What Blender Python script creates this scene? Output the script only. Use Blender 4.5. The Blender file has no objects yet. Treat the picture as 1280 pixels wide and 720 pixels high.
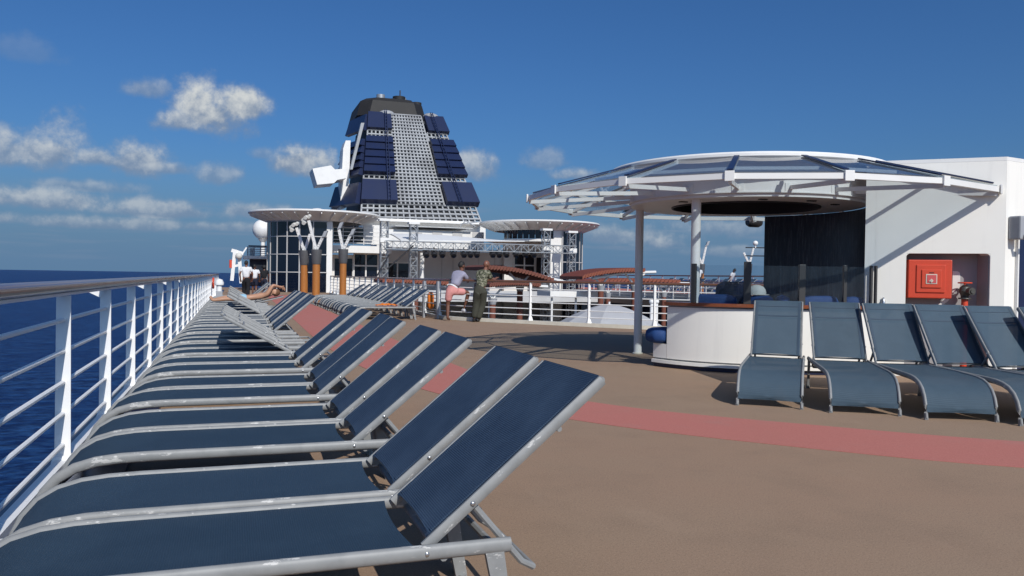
import bpy, bmesh, math, random
from math import sin, cos, pi, radians, atan2, sqrt, atan, tan
from mathutils import Vector, Matrix
from mathutils.geometry import tessellate_polygon
random.seed(7)
S = bpy.context.scene
COL = S.collection
# ------------------------------------------------------------------ camera
F, H = 1000.0, 1.25
YAW, PITCH, ROLL = atan2(348, F), atan2(-14, F), radians(0.84)
cam = bpy.data.cameras.new('camera'); cam_o = bpy.data.objects.new('camera', cam); COL.objects.link(cam_o)
cam.sensor_width = 36; cam.lens = 36*F/1280; cam.clip_start = 0.05; cam.clip_end = 200000
fwd = Vector((sin(YAW)*cos(PITCH), cos(YAW)*cos(PITCH), sin(PITCH)))
right = Vector((cos(YAW), -sin(YAW), 0)); up = right.cross(fwd)
r2 = right*cos(ROLL)+up*sin(ROLL); u2 = up*cos(ROLL)-right*sin(ROLL)
cam_o.matrix_world = Matrix(((r2.x, u2.x, -fwd.x, 0), (r2.y, u2.y, -fwd.y, 0), (r2.z, u2.z, -fwd.z, H), (0, 0, 0, 1)))
S.camera = cam_o
S.cycles.diffuse_bounces = 8; S.cycles.max_bounces = 16; S.cycles.transparent_max_bounces = 24
# ------------------------------------------------------------------ view
S.view_settings.view_transform = 'Standard'; S.view_settings.look = 'None'
S.view_settings.exposure = 0.0; S.view_settings.gamma = 1.0
# ------------------------------------------------------------------ world (sky + clouds by direction)
SUN_EL, SUN_AZ = radians(39), radians(174.3)          # azimuth clockwise from +Y (towards the bow)
W = bpy.data.worlds.new('World'); S.world = W; W.use_nodes = True
wn, wl = W.node_tree.nodes, W.node_tree.links
wn.clear()
def wnode(t, **k):
    n = wn.new(t)
    for a, b in k.items(): setattr(n, a, b)
    return n
def wmath(op, a, b=None, c=None, clamp=False):
    n = wnode('ShaderNodeMath', operation=op); n.use_clamp = clamp
    for i, v in enumerate((a, b, c)):
        if v is None: continue
        if isinstance(v, (int, float)): n.inputs[i].default_value = v
        else: wl.new(v, n.inputs[i])
    return n.outputs[0]
def wmap(v, a, b, c=0.0, d=1.0):
    n = wnode('ShaderNodeMapRange', interpolation_type='SMOOTHSTEP')
    wl.new(v, n.inputs[0])
    for i, q in enumerate((a, b, c, d)): n.inputs[i+1].default_value = q
    return n.outputs[0]
sky = wnode('ShaderNodeTexSky', sky_type='NISHITA', sun_disc=False, sun_elevation=SUN_EL, sun_rotation=SUN_AZ,
            altitude=10, air_density=1.0, dust_density=2.2, ozone_density=2.6)
tc = wnode('ShaderNodeTexCoord')
sep = wnode('ShaderNodeSeparateXYZ'); wl.new(tc.outputs['Generated'], sep.inputs[0])
az = wmath('MULTIPLY', wmath('ARCTAN2', sep.outputs[0], sep.outputs[1]), 57.29578)
el = wmath('MULTIPLY', wmath('ARCSINE', sep.outputs[2]), 57.29578)
noi = wnode('ShaderNodeTexNoise'); noi.inputs['Scale'].default_value = 16; noi.inputs['Detail'].default_value = 7; noi.inputs['Roughness'].default_value = .58
wl.new(tc.outputs['Generated'], noi.inputs['Vector'])
noi2 = wnode('ShaderNodeTexNoise'); noi2.inputs['Scale'].default_value = 55; noi2.inputs['Detail'].default_value = 5; noi2.inputs['Roughness'].default_value = .6
wl.new(tc.outputs['Generated'], noi2.inputs['Vector'])
n1 = wmath('SUBTRACT', noi.outputs[0], .5); n2 = wmath('SUBTRACT', noi2.outputs[0], .5)
nn = wmath('ADD', wmath('MULTIPLY', n1, 1.75), wmath('MULTIPLY', n2, .62))
# (azimuth, elevation, half width, half height up, weight) of each cumulus, degrees
CL = [(-1.4, 10.2, 2.7, 2.3, 1.0), (.2, 10.9, 1.8, 1.6, 1.0), (-3.2, 9.7, 1.9, 1.1, .9), (-5.6, 11.6, 1.7, .9, .6), (-10.9, 7.1, 2.5, 1.9, .85), (-13.6, 7.0, 2.4, 1.6, .8), (-8.4, 7.0, 2.0, .9, .8),
      (-6.0, 7.0, 2.3, 1.3, .85), (-4.2, 6.7, 1.6, .6, .7), (3.9, 7.5, 2.0, 1.4, .95), (5.6, 7.2, 1.8, 1.1, .9), (-.8, 6.4, 1.6, 1.0, .6), (16.4, 7.6, 1.7, 1.5, .8),
      (21.4, 8.2, 1.5, .9, .5), (23.9, 7.2, 1.8, .6, .7), (2.0, 8.0, 1.0, .6, .45), (-12.6, 13.0, 2.0, 1.0, .22),
      (27.6, 2.9, 5.0, .9, .62), (29.6, 2.5, 2.4, .8, .7), (-4, 3.9, 5, .8, .7), (-12, 4.2, 4.5, 1.0, .75), (1.2, 4.1, 3.0, .7, .7),
      (-8, 2.9, 6, .6, .6), (-1, 3.0, 4, .5, .55), (-14, 3.0, 4, .6, .6), (34, 3.5, 5, 1.0, .55), (36, 1.9, 6, .5, .45), (-9.5, 5.2, 3.0, .6, .55),
      (-30, 9, 6, 2.6, .9), (70, 8, 7, 3, .9), (110, 10, 8, 3, .9), (-75, 7, 8, 3, .9), (-120, 9, 9, 3, .9)]
dens = None; shade = None
for (a0, e0, ra, re, w) in CL:
    ra *= 1.45; re *= 1.45
    dx = wmath('MULTIPLY', wmath('SUBTRACT', az, a0), 1/ra)
    de = wmath('SUBTRACT', el, e0)
    dy = wmath('MAXIMUM', wmath('MULTIPLY', de, 1/re), wmath('MULTIPLY', de, -1/(re*.55)))
    d = wmath('SQRT', wmath('ADD', wmath('MULTIPLY', dx, dx), wmath('MULTIPLY', dy, dy)))
    f = wmath('ADD', wmath('SUBTRACT', 1.05, d), nn)
    c = wmath('MULTIPLY', wmap(f, .15, .78), w)
    s = wmath('MULTIPLY', c, wmap(wmath('ADD', wmath('MULTIPLY', de, 1/re), wmath('MULTIPLY', n2, 1.9)), -.35, .75))
    dens = c if dens is None else wmath('MAXIMUM', dens, c)
    shade = s if shade is None else wmath('MAXIMUM', shade, s)
# faint stratus band low on the whole horizon
mp = wnode('ShaderNodeMapping'); mp.inputs['Scale'].default_value = (5, 5, 60)
wl.new(tc.outputs['Generated'], mp.inputs[0])
noi3 = wnode('ShaderNodeTexNoise'); noi3.inputs['Scale'].default_value = 1.6; noi3.inputs['Detail'].default_value = 6
wl.new(mp.outputs[0], noi3.inputs['Vector'])
band = wmath('MULTIPLY', wmath('MULTIPLY', wmap(noi3.outputs[0], .5, .75), wmap(el, 6.5, 3.5)), wmap(el, .3, 1.6))
dens = wmath('MAXIMUM', dens, wmath('MULTIPLY', band, .55))
tint = wnode('ShaderNodeMix', data_type='RGBA', blend_type='MULTIPLY'); tint.inputs[0].default_value = 1.0
wl.new(sky.outputs[0], tint.inputs[6]); tint.inputs[7].default_value = (.47, .74, 1.10, 1)
hs = wnode('ShaderNodeHueSaturation'); hs.inputs['Saturation'].default_value = 1.05; hs.inputs['Value'].default_value = 1.0
wl.new(tint.outputs[2], hs.inputs['Color'])
hz = wnode('ShaderNodeMix', data_type='RGBA')       # moist air along the whole horizon
wl.new(wmap(el, 9.0, 0.0, 0.0, .8), hz.inputs[0]); wl.new(hs.outputs[0], hz.inputs[6]); hz.inputs[7].default_value = (1.62, 3.05, 5.1, 1)
cc = wnode('ShaderNodeMix', data_type='RGBA')
wl.new(shade, cc.inputs[0]); cc.inputs[6].default_value = (2.4, 3.3, 4.8, 1); cc.inputs[7].default_value = (8.0, 8.3, 8.3, 1)
mx = wnode('ShaderNodeMix', data_type='RGBA')
wl.new(dens, mx.inputs[0]); wl.new(hz.outputs[2], mx.inputs[6]); wl.new(cc.outputs[2], mx.inputs[7])
bg = wnode('ShaderNodeBackground'); bg.inputs['Strength'].default_value = .080
wl.new(mx.outputs[2], bg.inputs['Color'])
wo = wnode('ShaderNodeOutputWorld'); wl.new(bg.outputs[0], wo.inputs[0])
# ------------------------------------------------------------------ sun
sun = bpy.data.lights.new('sun', 'SUN'); sun.energy = 4.0; sun.angle = radians(.53); sun.color = (1, .965, .91)
sun_o = bpy.data.objects.new('sun', sun); COL.objects.link(sun_o)
sd = Vector((sin(SUN_AZ)*cos(SUN_EL), cos(SUN_AZ)*cos(SUN_EL), sin(SUN_EL)))
sun_o.rotation_euler = sd.to_track_quat('Z', 'Y').to_euler(); sun_o.location = sd*60

# ================================================================== helpers
def bearing(px): return YAW+atan((px-640)/F)
def X_at(px, Y): return Y*tan(bearing(px))
def Z_at(px, py, Y):
    d = Y*cos(YAW)+X_at(px, Y)*sin(YAW)
    return H+(340.9+(px-292)*.01466-py)/F*d
def XZ(px, py, Y): return X_at(px, Y), Z_at(px, py, Y)

class G:
    """collects faces into one mesh"""
    def __init__(s): s.v, s.f, s.m = [], [], []; s.mi = 0
    def add(s, vs, fs):
        b = len(s.v); s.v += [tuple(v) for v in vs]; s.f += [tuple(i+b for i in f) for f in fs]; s.m += [s.mi]*len(fs); return s
    def box(s, x0, x1, y0, y1, z0, z1):
        return s.hexa([(x0,y0,z0),(x1,y0,z0),(x1,y1,z0),(x0,y1,z0),(x0,y0,z1),(x1,y0,z1),(x1,y1,z1),(x0,y1,z1)])
    def hexa(s, p): return s.add(p, [(3,2,1,0),(4,5,6,7),(0,1,5,4),(1,2,6,5),(2,3,7,6),(3,0,4,7)])
    def beam(s, a, b, w, h, upv=(0,0,1)):
        a, b = Vector(a), Vector(b); d = (b-a).normalized(); u = Vector(upv)
        sd_ = d.cross(u)
        if sd_.length < 1e-4: sd_ = d.cross(Vector((1,0,0)))
        sd_.normalize(); u = sd_.cross(d)
        q = [(-w/2,-h/2),(w/2,-h/2),(w/2,h/2),(-w/2,h/2)]
        return s.hexa([a+sd_*x+u*y for x,y in q]+[b+sd_*x+u*y for x,y in q])
    def tube(s, pts, r, n=8, caps=True, ry=None, upv=(0,0,1), closed=False):
        """swept ellipse r x ry; r may be a list"""
        pts = [Vector(p) for p in pts]; N = len(pts); vs = []; fs = []
        for i, p in enumerate(pts):
            if closed: t = pts[(i+1)%N]-pts[i-1]
            else: t = pts[min(i+1,N-1)]-pts[max(i-1,0)]
            t.normalize(); u = Vector(upv)
            a = t.cross(u)
            if a.length < 1e-3: a = t.cross(Vector((1,0,0)))
            a.normalize(); b = a.cross(t)
            ra = r[i] if isinstance(r, (list,tuple)) else r
            rb = ra if ry is None else ry
            for k in range(n):
                th = 2*pi*(k+.5)/n; vs.append(p+a*cos(th)*ra+b*sin(th)*rb)
        M = N if closed else N-1
        for i in range(M):
            for k in range(n):
                j = (i+1)%N
                fs.append((i*n+k, i*n+(k+1)%n, j*n+(k+1)%n, j*n+k))
        if caps and not closed:
            fs.append(tuple(range(n-1,-1,-1))); fs.append(tuple((N-1)*n+k for k in range(n)))
        return s.add(vs, fs)
    def lathe(s, prof, n=24, c=(0,0,0), a0=0, a1=2*pi, cap=True):
        full = abs(a1-a0-2*pi) < 1e-6; K = n if full else n+1
        vs = []; fs = []
        for (r, z) in prof:
            for k in range(K):
                t = a0+(a1-a0)*k/n; vs.append((c[0]+r*cos(t), c[1]+r*sin(t), c[2]+z))
        for i in range(len(prof)-1):
            for k in range(n):
                k2 = (k+1)%K if full else k+1
                fs.append((i*K+k, i*K+k2, (i+1)*K+k2, (i+1)*K+k))
        if cap and full:
            if prof[0][0] > 1e-5: fs.append(tuple(range(K-1,-1,-1)))
            if prof[-1][0] > 1e-5: fs.append(tuple((len(prof)-1)*K+k for k in range(K)))
        return s.add(vs, fs)
    def ball(s, c, rx, ry=None, rz=None, n=12, m=8):
        ry = ry or rx; rz = rz or rx; c = Vector(c); vs = [c+Vector((0,0,-rz))]; fs = []
        for i in range(1, m):
            ph = -pi/2+pi*i/m
            for k in range(n):
                t = 2*pi*k/n; vs.append(c+Vector((rx*cos(ph)*cos(t), ry*cos(ph)*sin(t), rz*sin(ph))))
        vs.append(c+Vector((0,0,rz)))
        for k in range(n): fs.append((0, 1+(k+1)%n, 1+k)); fs.append((len(vs)-1, 1+(m-2)*n+k, 1+(m-2)*n+(k+1)%n))
        for i in range(m-2):
            for k in range(n): fs.append((1+i*n+k, 1+i*n+(k+1)%n, 1+(i+1)*n+(k+1)%n, 1+(i+1)*n+k))
        return s.add(vs, fs)
    def prism(s, poly, z0, z1):
        n = len(poly); vs = [(x,y,z0) for x,y in poly]+[(x,y,z1) for x,y in poly]
        fs = [tuple(range(n-1,-1,-1)), tuple(range(n,2*n))]+[(i,(i+1)%n,n+(i+1)%n,n+i) for i in range(n)]
        return s.add(vs, fs)
    def slab(s, quad, t):
        """quad of 4 points given thickness along its normal"""
        q = [Vector(p) for p in quad]; nrm = (q[1]-q[0]).cross(q[3]-q[0]).normalized()*t
        return s.hexa([p for p in q]+[p+nrm for p in q])
    def grid(s, rows, thick=None):
        R, C = len(rows), len(rows[0]); vs = [p for r in rows for p in r]
        fs = [(i*C+j, i*C+j+1, (i+1)*C+j+1, (i+1)*C+j) for i in range(R-1) for j in range(C-1)]
        return s.add(vs, fs)
    def mesh(s, name, mat, smooth=False, bevel=0, sharp=35):
        me = bpy.data.meshes.new(name); me.from_pydata(s.v, [], s.f)
        for m_ in (mat if isinstance(mat, (list, tuple)) else [mat]): me.materials.append(m_)
        if any(s.m): me.polygons.foreach_set('material_index', s.m)
        bm = bmesh.new(); bm.from_mesh(me)
        bmesh.ops.recalc_face_normals(bm, faces=bm.faces)
        if bevel: bmesh.ops.bevel(bm, geom=[e for e in bm.edges if len(e.link_faces) == 2 and e.calc_face_angle(0) > .6], offset=bevel, segments=2, affect='EDGES', profile=.6)
        if smooth:
            for f in bm.faces: f.smooth = True
            for e in bm.edges:
                if len(e.link_faces) == 2 and e.calc_face_angle(0) > radians(sharp): e.smooth = False
        bm.to_mesh(me); bm.free(); me.update(); return me
    def build(s, name, mat, parent=None, smooth=False, bevel=0, sharp=35):
        return link(name, s.mesh(name, mat, smooth, bevel, sharp), parent)
def link(name, me, parent=None):
    o = bpy.data.objects.new(name, me); COL.objects.link(o)
    if parent is not None: o.parent = parent
    return o
def tag(o, label=None, cat=None, group=None, kind=None):
    if label: o['label'] = label
    if cat: o['category'] = cat
    if group: o['group'] = group
    if kind: o['kind'] = kind
    return o
def thing(name, label, cat, loc=(0,0,0), rz=0, group=None):
    o = bpy.data.objects.new(name, None); COL.objects.link(o); o.empty_display_size = .1
    o.location = loc; o.rotation_euler = (0,0,rz); return tag(o, label, cat, group)
def struct(name, g, mat, **k):
    return tag(g.build(name, mat, **k), kind='structure')
def copy_tree(o, parent=None):
    c = o.copy(); COL.objects.link(c)
    if parent is not None: c.parent = parent
    for ch in list(o.children): copy_tree(ch, c)
    return c
ORD = ['nearest','second','third','fourth','fifth','sixth','seventh','eighth','ninth','tenth','eleventh','twelfth','thirteenth','fourteenth','fifteenth','sixteenth','seventeenth','eighteenth','nineteenth','twentieth','twenty-first','twenty-second','twenty-third','twenty-fourth','twenty-fifth','twenty-sixth','twenty-seventh','twenty-eighth','twenty-ninth','thirtieth','thirty-first','thirty-second','thirty-third','thirty-fourth','thirty-fifth','thirty-sixth','thirty-seventh','thirty-eighth','thirty-ninth','fortieth']
FIRST = ['first']+ORD[1:]

# ------------------------------------------------------------------ materials
class M_:
    def __init__(s, name, base, rough=.5, metal=0.0, spec=.5):
        s.m = bpy.data.materials.new(name); s.m.use_nodes = True; s.t = s.m.node_tree
        s.b = s.t.nodes['Principled BSDF']; s.set('Base Color', (*base, 1)); s.set('Roughness', rough); s.set('Metallic', metal); s.set('Specular IOR Level', spec)
        s.base = base; s.coord = None
    def set(s, k, v): s.b.inputs[k].default_value = v
    def n(s, t, **k):
        n = s.t.nodes.new(t)
        for a, b in k.items(): setattr(n, a, b)
        return n
    def l(s, a, b): s.t.links.new(a, b)
    def co(s, kind='Object'):
        if s.coord is None: s.coord = s.n('ShaderNodeTexCoord')
        return s.coord.outputs[kind]
    def noise(s, scale, detail=4, rough=.55, stretch=None, kind='Object', dist=0):
        v = s.co(kind)
        if stretch:
            mp = s.n('ShaderNodeMapping'); mp.inputs['Scale'].default_value = stretch; s.l(v, mp.inputs[0]); v = mp.outputs[0]
        n = s.n('ShaderNodeTexNoise'); n.inputs['Scale'].default_value = scale; n.inputs['Detail'].default_value = detail; n.inputs['Roughness'].default_value = rough; n.inputs['Distortion'].default_value = dist
        s.l(v, n.inputs['Vector']); return n.outputs[0]
    def ramp(s, v, a, b, c=0.0, d=1.0):
        n = s.n('ShaderNodeMapRange'); s.l(v, n.inputs[0])
        for i, q in enumerate((a,b,c,d)): n.inputs[i+1].default_value = q
        return n.outputs[0]
    def math(s, op, a, b):
        n = s.n('ShaderNodeMath', operation=op)
        for i, v in enumerate((a, b)):
            if isinstance(v, (int, float)): n.inputs[i].default_value = v
            else: s.l(v, n.inputs[i])
        return n.outputs[0]
    def colmix(s, fac, col2, blend='MIX'):
        mx = s.n('ShaderNodeMix', data_type='RGBA', blend_type=blend)
        src = s.b.inputs['Base Color'].links
        if src: s.l(src[0].from_socket, mx.inputs[6])
        else: mx.inputs[6].default_value = s.b.inputs['Base Color'].default_value
        if isinstance(fac, (int, float)): mx.inputs[0].default_value = fac
        else: s.l(fac, mx.inputs[0])
        mx.inputs[7].default_value = (*col2, 1); s.l(mx.outputs[2], s.b.inputs['Base Color'])
    def bump(s, h, strength=.3, dist=.01):
        bp = s.n('ShaderNodeBump'); bp.inputs['Strength'].default_value = strength; bp.inputs['Distance'].default_value = dist
        old = s.b.inputs['Normal'].links
        if old: s.l(old[0].from_socket, bp.inputs['Normal'])
        s.l(h, bp.inputs['Height']); s.l(bp.outputs[0], s.b.inputs['Normal'])
    def dirt(s, scale=3, col=None, lo=.45, hi=.75, amt=.5):
        c = col or tuple(x*.7 for x in s.base)
        s.colmix(s.ramp(s.noise(scale, 6, .6), lo, hi, 0, amt), c); return s

def simple(name, base, rough=.5, metal=0, spec=.5, dirt=None): 
    m = M_(name, base, rough, metal, spec)
    if dirt: m.dirt(*dirt)
    return m.m
MAT = {}
m = M_('white_paint', (.76,.745,.715), .42); m.dirt(1.7, (.58,.565,.54), .5, .8, .45); m.bump(m.noise(9, 3), .05, .02); MAT['white'] = m.m
m = M_('white_wall', (.84,.815,.755), .55); m.dirt(.8, (.77,.74,.68), .4, .8, .5)
m.colmix(m.ramp(m.noise(1, 5, .6, (9,9,.6)), .55, .8, 0, .25), (.55,.54,.52)); m.bump(m.noise(2.2, 2), .12, .02); MAT['wall'] = m.m
m = M_('rail_white', (.80,.79,.77), .38); m.dirt(6, (.5,.47,.42), .58, .8, .5); MAT['rail'] = m.m
m = M_('cream_paint', (.66,.62,.52), .5); m.dirt(4, None, .45, .75, .5); MAT['cream'] = m.m
MAT['grey_paint'] = simple('grey_paint', (.33,.34,.36), .5, 0, .5, (2,))
MAT['cone_grey'] = simple('cone_grey', (.11,.11,.115), .5, .2, .5, (3,))
MAT['grey_wall'] = simple('grey_wall', (.50,.49,.48), .6, 0, .4, (1,))
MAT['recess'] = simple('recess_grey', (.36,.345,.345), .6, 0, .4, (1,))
MAT['stage_grey'] = simple('stage_grey', (.62,.61,.60), .6, 0, .4, (.7,))
MAT['dark'] = simple('black_rubber', (.015,.015,.017), .6)
MAT['shadow_void'] = simple('dark_interior', (.03,.032,.037), .8)
MAT['black_metal'] = simple('black_metal', (.02,.02,.023), .45, 0, .5)
MAT['screen_post'] = simple('dark_grey_post', (.045,.043,.042), .4, 0, .5)
MAT['navy'] = simple('navy_paint', (.012,.02,.06), .35, 0, .5, (3,))
MAT['truss'] = simple('truss_aluminium', (.40,.41,.42), .4, .55)
MAT['steel'] = simple('brushed_steel', (.5,.5,.5), .3, .9)
m = M_('orange_teak', (.42,.16,.035), .42); m.colmix(m.ramp(m.noise(3, 6, .6, (14,14,1.2)), .35, .7, 0, .6), (.24,.08,.02)); MAT['teak_post'] = m.m
m = M_('varnished_teak', (.17,.075,.04), .22); m.colmix(m.ramp(m.noise(3, 6, .6, (3,.6,9)), .35, .7, 0, .7), (.09,.045,.03)); m.set('Coat Weight', .35); m.set('Coat Roughness', .2); MAT['handrail'] = m.m
m = M_('counter_teak', (.25,.075,.03), .25); m.colmix(m.ramp(m.noise(6, 6, .6, (4,4,12)), .35, .7, 0, .6), (.13,.04,.02)); m.set('Coat Weight', .4); MAT['counter'] = m.m
m = M_('terracotta_slats', (.24,.062,.030), .6); m.dirt(5, (.17,.05,.03), .4, .7, .7); MAT['terracotta'] = m.m
MAT['terracotta_dull'] = simple('brown_canvas', (.17,.06,.04), .7, 0, .3, (4,))
m = M_('umbrella_canvas', (.40,.40,.41), .8); m.dirt(2, None, .4, .8, .4); MAT['canvas'] = m.m
m = M_('tent_membrane', (.74,.74,.73), .55); m.dirt(1, None, .4, .8, .25); MAT['membrane'] = m.m
m = M_('dark_glass', (.004,.007,.016), .06, 0, .6); m.bump(m.noise(.7, 2), .02, .05); MAT['dark_glass'] = m.m
m = M_('blue_louver', (.0075,.016,.058), .42); m.dirt(.5, (.015,.022,.052), .4, .8, .8); MAT['louver'] = m.m
m = M_('lattice_grey', (.33,.34,.35), .5); m.dirt(.35, (.17,.17,.175), .42, .7, .85); MAT['lattice'] = m.m
m = M_('soot_black', (.013,.012,.012), .7); m.dirt(.6, (.035,.029,.026), .5, .8, .7); MAT['soot'] = m.m
m = M_('red_paint', (.64,.072,.032), .42); m.dirt(8, (.45,.05,.03), .5, .8, .5); MAT['red'] = m.m
m = M_('red_marker', (.62,.10,.10), .5); MAT['marker'] = m.m
MAT['orange'] = simple('orange_cloth', (.75,.20,.03), .8, 0, .2, (14,))
MAT['pale_towel'] = simple('pale_towel', (.62,.60,.55), .9, 0, .1, (20,))
MAT['hose'] = simple('hose_brass', (.09,.085,.075), .45, .4)
# chair frame: worn silver paint with chipped patches
m = M_('silver_frame', (.245,.248,.245), .5, 0, .4); m.dirt(14, (.19,.195,.195), .42, .7, .8)
ch = m.ramp(m.noise(7, 8, .68, (1,3,3)), .61, .625, 0, .85); m.colmix(ch, (.50,.49,.47)); m.bump(ch, -.25, .002); MAT['frame'] = m.m
# sling: woven vinyl mesh
def sling(name, base, hi):
    m = M_(name, base, .65, 0, .18)
    def wave(axis):
        w = m.n('ShaderNodeTexWave', wave_type='BANDS', bands_direction=axis, wave_profile='SIN'); w.inputs['Scale'].default_value = 40; w.inputs['Distortion'].default_value = .25; w.inputs['Detail'].default_value = 1
        m.l(m.co(), w.inputs['Vector']); return w.outputs['Fac']
    wv = m.math('MULTIPLY', wave('X'), wave('Y'))
    m.colmix(m.ramp(wv, .08, .7, 0, .95), hi)
    m.colmix(m.ramp(m.noise(2.3, 6, .62), .42, .78, 0, .5), tuple(x*1.2+.006 for x in hi))
    m.colmix(m.ramp(m.noise(30, 8, .75, (1,1,1)), .67, .75, 0, .22), (.20,.23,.25))
    oi = m.n('ShaderNodeObjectInfo'); m.colmix(m.ramp(oi.outputs['Random'], 0, 1, 0, .45), tuple(x*1.55+.004 for x in base))
    m.bump(wv, .55, .003)
    return m.m
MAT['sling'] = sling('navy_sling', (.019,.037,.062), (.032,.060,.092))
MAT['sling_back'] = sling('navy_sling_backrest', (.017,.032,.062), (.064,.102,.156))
MAT['sling_seam'] = simple('sling_seam', (.028,.052,.082), .7)
MAT['sling_faded'] = sling('faded_navy_sling', (.045,.073,.100), (.074,.113,.148)); MAT['sling_faded'].node_tree.nodes['Principled BSDF'].inputs['Alpha'].default_value = .86   # open mesh; greyer copy, the look of facing the sun put into its colour
m = M_('deck_coating', (.315,.200,.130), .82, 0, .25)
big = m.noise(.32, 5, .6); m.colmix(m.ramp(big, .35, .7, 0, .8), (.290,.208,.138))
m.colmix(m.ramp(m.noise(1.7, 6, .65), .48, .75, 0, .55), (.225,.152,.102))
m.colmix(m.ramp(m.noise(260, 2, .6), .56, .70, 0, .55), (.47,.36,.26)); m.colmix(m.ramp(m.noise(210, 2, .6), .50, .32, 0, .5), (.13,.095,.07))
m.colmix(m.ramp(m.noise(95, 3, .7), .55, .68, 0, .45), (.44,.32,.23)); m.colmix(m.ramp(m.noise(80, 3, .7), .46, .34, 0, .5), (.15,.105,.078))
m.colmix(m.ramp(m.noise(1.1, 8, .7, (1,.35,1)), .60, .70, 0, .28), (.40,.28,.195))
m.colmix(m.ramp(m.noise(11, 9, .75, None, 'Object', .6), .67, .73, 0, .4), (.08,.065,.055))
m.bump(m.noise(260, 3), .35, .004); MAT['deck'] = m.m
m = M_('pink_coating', (.44,.155,.125), .8, 0, .25)
m.colmix(m.ramp(m.noise(.9, 6, .62), .4, .75, 0, .6), (.41,.165,.125))
m.colmix(m.ramp(m.noise(95, 3, .7), .54, .68, 0, .4), (.60,.25,.22)); m.colmix(m.ramp(m.noise(85, 3, .7), .46, .34, 0, .4), (.30,.08,.07)); m.colmix(m.ramp(m.noise(1.6, 8, .7), .55, .68, 0, .35), (.36,.19,.16)); m.colmix(m.ramp(m.noise(9, 8, .7), .62, .75, 0, .4), (.26,.10,.09))
m.bump(m.noise(260, 3), .3, .004); MAT['pink'] = m.m
m = M_('pool_deck_floor', (.20,.17,.15), .7); m.dirt(.5); MAT['pool_floor'] = m.m
# the ocean
m = M_('ocean_water', (.0028,.015,.072), .35, 0, .05); m.set('IOR', 1.2)
a = m.noise(.10, 6, .62, (1,2.2,1)); b_ = m.noise(.30, 7, .68, (1,1.9,1)); c_ = m.noise(.02, 3, .5, (1,2,1))
m.bump(a, .9, 3.0); m.bump(b_, .7, .8)
m.colmix(m.ramp(m.math('ADD', m.math('MULTIPLY', b_, .55), m.math('MULTIPLY', a, .45)), .45, .60, 0, 1), (.022,.078,.215)); m.colmix(m.ramp(c_, .4, .65, 0, .5), (.003,.02,.095))
m.colmix(m.ramp(m.noise(.35, 8, .7, (1,2.6,1)), .69, .76, 0, .5), (.16,.23,.36))
MAT['sea'] = m.m
def glass(name, tint, refl=.5, tr=.85):
    m = bpy.data.materials.new(name); m.use_nodes = True; t = m.node_tree; t.nodes.clear()
    tr_ = t.nodes.new('ShaderNodeBsdfTransparent'); tr_.inputs[0].default_value = (*tint, 1)
    gl = t.nodes.new('ShaderNodeBsdfGlossy'); gl.inputs['Roughness'].default_value = .03
    df = t.nodes.new('ShaderNodeBsdfDiffuse'); df.inputs[0].default_value = (.35,.42,.5,1)
    fr = t.nodes.new('ShaderNodeFresnel'); fr.inputs[0].default_value = 1.5
    nz = t.nodes.new('ShaderNodeTexNoise'); nz.inputs['Scale'].default_value = 3; nz.inputs['Detail'].default_value = 6
    rp = t.nodes.new('ShaderNodeMapRange'); t.links.new(nz.outputs[0], rp.inputs[0]); rp.inputs[1].default_value = .3; rp.inputs[2].default_value = .8; rp.inputs[3].default_value = (1-tr)*.5; rp.inputs[4].default_value = (1-tr)*1.3
    m0 = t.nodes.new('ShaderNodeMixShader'); t.links.new(rp.outputs[0], m0.inputs[0]); t.links.new(tr_.outputs[0], m0.inputs[1]); t.links.new(df.outputs[0], m0.inputs[2])
    k = t.nodes.new('ShaderNodeMath'); k.operation = 'MULTIPLY'; k.inputs[1].default_value = refl; t.links.new(fr.outputs[0], k.inputs[0])
    ge = t.nodes.new('ShaderNodeNewGeometry'); bk = t.nodes.new('ShaderNodeMath'); bk.operation = 'SUBTRACT'; bk.inputs[0].default_value = 1; t.links.new(ge.outputs['Backfacing'], bk.inputs[1])
    k2 = t.nodes.new('ShaderNodeMath'); k2.operation = 'MULTIPLY'; t.links.new(k.outputs[0], k2.inputs[0]); t.links.new(bk.outputs[0], k2.inputs[1]); k = k2
    m1 = t.nodes.new('ShaderNodeMixShader'); t.links.new(k.outputs[0], m1.inputs[0]); t.links.new(m0.outputs[0], m1.inputs[1]); t.links.new(gl.outputs[0], m1.inputs[2])
    o = t.nodes.new('ShaderNodeOutputMaterial'); t.links.new(m1.outputs[0], o.inputs[0]); return m
MAT['canopy_glass'] = glass('canopy_glass', (.80,.85,.875), .9, .93)
MAT['screen_glass'] = glass('screen_glass', (.92,.94,.95), .6, .97)
m = M_('mosaic_wall', (.030,.034,.046), .3, 0, .5); st = m.noise(9, 5, .7, (3.2,3.2,.28)); m.colmix(m.ramp(st, .52, .66, 0, .9), (.12,.13,.15)); m.colmix(m.ramp(st, .46, .36, 0, .8), (.012,.013,.02)); m.bump(st, .5, .01); MAT['mosaic'] = m.m
m = M_('blue_cushion', (.012,.045,.16), .7, 0, .3); m.dirt(5, (.02,.06,.17), .4, .7, .6); m.bump(m.noise(120, 2), .2, .003); MAT['cushion'] = m.m
MAT['navy_cloth'] = simple('navy_cloth', (.008,.013,.035), .8, 0, .3, (5,))
SKIN_D = simple('brown_skin', (.14,.060,.036), .45, 0, .4, (9,))
SKIN_R = simple('dark_tan_skin', (.19,.080,.050), .45, 0, .4, (9,))
SKIN_L = simple('tanned_skin', (.44,.24,.15), .5, 0, .4, (7,))
HAIR = simple('black_hair', (.010,.009,.009), .7)
HAIR_B = simple('brown_hair', (.14,.065,.03), .7)
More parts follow.
